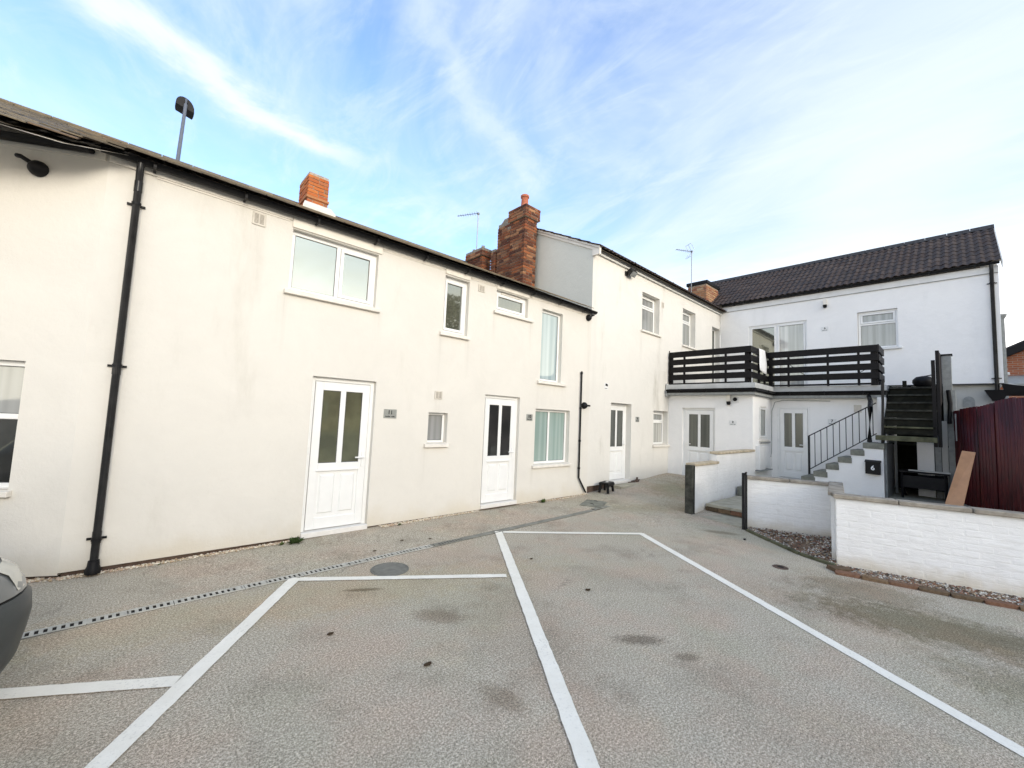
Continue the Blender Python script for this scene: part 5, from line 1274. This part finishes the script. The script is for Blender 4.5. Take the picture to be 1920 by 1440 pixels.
M_hbrick = brickmat()
prism(bh, 'wall', [(22, -.2, 0), (22, -.2, 3.95), (22, -4.6, 6.35), (22, -9, 3.95), (22, -9, 0)], (9, 0, 0), M_hbrick)
prism(bh, 'roof', [(21.7, .25, 3.78), (21.7, -4.6, 6.45), (21.7, -9.4, 3.78), (21.7, -9.4, 4.0), (21.7, -4.6, 6.68), (21.7, .25, 4.0)], (9.6, 0, 0), M_ridge)
prism(bh, 'bargeboard', [(21.62, .22, 3.70), (21.62, -4.6, 6.36), (21.62, -4.6, 6.60), (21.62, .22, 3.95)], (.06, 0, 0), M_black)
MB().box(19.9, 21.9, -4.5, -.72, 0, 3.25).build('lean_to_wall', M_hbrick, bh)
MB().hexa([(19.8, -4.6, 3.25), (19.8, -.70, 3.25), (21.98, -.70, 3.25), (21.98, -4.6, 3.25), (19.8, -4.6, 3.32), (19.8, -.70, 3.32), (21.98, -.70, 3.78), (21.98, -4.6, 3.78)]).build('lean_to_roof', M_gbox, bh)
MB().tube([(19.75, -.8, 3.28), (19.75, -1.0, 3.30), (19.75, -1.3, 3.18)], .03, 8).build('pipe', M_fasc, bh)
MB().tube([(19.7, -.80, 3.60), (19.7, -1.0, 3.62)], .05, 8).build('flue', M_wplate, bh)

# ---------------------------------------------------------------- parked car at the left edge
cf = Vector((.856, -.517)).normalized(); CW, CL = .86, 2.1
FCAR = Fr(-.585 - cf.x * CL, 2.715 - cf.y * CL, (cf.x, cf.y), (-cf.y, cf.x))   # a: forwards, d: to its left
car = thing('parked_car', FCAR.p(0, 0, 0), 'dark grey car with a rounded bumper cut off by the left edge', 'car')
M_paint = Mat('grey_car_paint', (.17, .175, .17), .35, metal=.25); M_paint.base(M_paint.ramp(M_paint.noise(2, 3), [(.3, (.15, .155, .15)), (.7, (.18, .185, .18))])); M_paint.b.inputs['Coat Weight'].default_value = .6; M_paint = M_paint.m
M_bump = simple('bumper_plastic', (.060, .064, .062), .42, var=.12, nscale=8)
def ring(hl, hw, r, n=8, z=0):
    P = []
    for (sx, sy, q0) in ((1, 1, 0), (-1, 1, 90), (-1, -1, 180), (1, -1, 270)):
        for k in range(n + 1):
            q = R(q0 + 90 * k / n); P.append((sx * (hl - r) + r * math.cos(q), sy * (hw - r) + r * math.sin(q), z))
    return P
def shell(name, rings, mat, cap=True, par=car):
    mb = MB(FCAR); m_ = len(rings[0]); 
    for r_ in rings: mb.v += [FCAR.p(*p) for p in r_]
    for j in range(len(rings) - 1): mb.f += [(j * m_ + i, j * m_ + (i + 1) % m_, (j + 1) * m_ + (i + 1) % m_, (j + 1) * m_ + i) for i in range(m_)]
    if cap: mb.f += [tuple(range(m_)), tuple(range((len(rings) - 1) * m_, len(rings) * m_))[::-1]]
    return mb.build(name, mat, par, smooth=True)
lo_ = shell('bumper', [ring(CL - .20, CW - .20, .30, z=.17), ring(CL - .075, CW - .075, .36, z=.24), ring(CL - .03, CW - .03, .38, z=.34), ring(CL - .01, CW - .005, .40, z=.46), ring(CL, CW, .40, z=.55), ring(CL - .005, CW - .004, .40, z=.63), ring(CL - .02, CW - .02, .40, z=.655)], M_bump)
shell('trim_line', [ring(CL - .028, CW - .03, .40, z=.655), ring(CL - .028, CW - .03, .40, z=.668)], M_void)
body = shell('body', [ring(CL - .02, CW - .02, .40, z=.668), ring(CL - .025, CW - .025, .40, z=.70), ring(CL - .05, CW - .045, .42, z=.76), ring(CL - .10, CW - .08, .42, z=.81), ring(CL - .22, CW - .14, .42, z=.85), ring(CL - .9, CW - .16, .42, z=.92)], M_paint)
shell('window_band', [ring(CL - .75, CW - .14, .35, z=.90), ring(CL - 1.15, CW - .26, .35, z=1.36)], G_car)
shell('roof', [ring(CL - 1.13, CW - .25, .35, z=1.362), ring(CL - 1.2, CW - .29, .35, z=1.41), ring(CL - 1.4, CW - .45, .35, z=1.44)], M_paint)
lens = MB(FCAR)
zz_ = [(.685, .0), (.72, .012), (.765, .030), (.805, .075)]
m0 = len(lens.v); K = 7
for z, ins in zz_:
    for k in range(K):
        q = R(18 + 60 * k / (K - 1)); r_ = .42; wv = 1 if z > .7 else 1
        lens.v.append(FCAR.p(CL - .022 - ins - r_ + (r_ + .006) * math.cos(q), CW - .022 - ins * .7 - r_ + (r_ + .006) * math.sin(q), z))
lens.f = [(j * K + i, j * K + i + 1, (j + 1) * K + i + 1, (j + 1) * K + i) for j in range(3) for i in range(K - 1)]
M_lens = simple('lamp_lens', (.62, .58, .48), .12, var=.05)
lens.build('headlight', M_lens, car, smooth=True)
for sx in (1.28, -1.3):
    for sy in (1, -1):
        wv = MB(FCAR); n = 24; y0, y1 = sy * (CW - .22), sy * (CW + .0)
        c = (sx, 0, .31); i0 = len(wv.v)
        for y, r_ in ((y0, .29), (y0, .31), (y1 - sy * .02, .31), (y1, .28), (y1 - sy * .02, .19)):
            wv.v += [FCAR.p(sx + r_ * math.cos(2 * math.pi * k / n), y, .31 + r_ * math.sin(2 * math.pi * k / n)) for k in range(n)]
        wv.f = [(j * n + k, j * n + (k + 1) % n, (j + 1) * n + (k + 1) % n, (j + 1) * n + k) for j in range(4) for k in range(n)] + [tuple(range(n)), tuple(range(4 * n, 5 * n))[::-1]]
        wh = wv.build('wheel', M_black, car, smooth=True)
        MB(FCAR).tube([(sx, y1 - sy * .03, .31), (sx, y1 - sy * .008, .31)], .18, 16).build('rim', M_galv, wh)

# ---------------------------------------------------------------- what the windows mirror, behind the camera
bk = thing('facing_house', (2, -26, 0), 'brick house row behind the camera seen only in the window reflections', 'building')
MB().box(-16, 20, -30, -22, 0, 5.2).build('wall', M_hbrick, bk)
prism(bk, 'roof', [(-16.2, -21.7, 5.1), (-16.2, -26, 7.6), (-16.2, -30.3, 5.1)], (36.4, 0, 0), M_ridge)
for k in range(9):
    for z in (.9, 3.2):
        x = -14 + k * 4; fw_ = MB().box(x, x + 1.3, -22.05, -21.99, z, z + 1.3).build('window', M_upvc, bk)
        MB().box(x + .1, x + 1.2, -21.988, -21.98, z + .1, z + 1.2).build('pane', G_dark, fw_)
tree = thing('broadleaf_tree', (16.5, -13.5, 0), 'dense tree behind the camera seen only in the window reflections', 'tree')
MB().tube([(16.5, -13.5, 0), (16.4, -13.4, 2.5), (16.7, -13.6, 4.5), (16.5, -13.5, 7)], .28, 10, r1=.06).build('trunk', M_plinth, tree)
for k in range(8):
    q = k * .8; MB().tube([(16.5, -13.5, 3 + k * .35), (16.5 + 1.4 * math.cos(q), -13.5 + 1.4 * math.sin(q), 4.6 + k * .4)], .10, 6, r1=.03).build('limb', M_plinth, tree)
rr = random.Random(4); mb = MB()
for k in range(16000):
    v = Vector((rr.gauss(0, 1), rr.gauss(0, 1), rr.gauss(0, 1))).normalized() * rr.uniform(.5, 1) ** .5
    p = Vector((16.0 + v.x * 4.6, -13.5 + v.y * 3.0, 5.6 + v.z * 4.6)); 
    if noise.noise(p * .9) < -.3: continue
    a = Vector((rr.gauss(0, 1), rr.gauss(0, 1), rr.gauss(0, 1))).normalized() * .14; b = a.cross(Vector((rr.gauss(0, 1), rr.gauss(0, 1), rr.gauss(0, 1)))).normalized() * .09; i = len(mb.v)
    mb.v += [p - a, p + b, p + a, p - b]; mb.f.append((i, i + 1, i + 2, i + 3))
M_fol = simple('tree_foliage', (.05, .075, .02), .8, var=.5, nscale=3)
mb.build('crown', M_fol, tree)
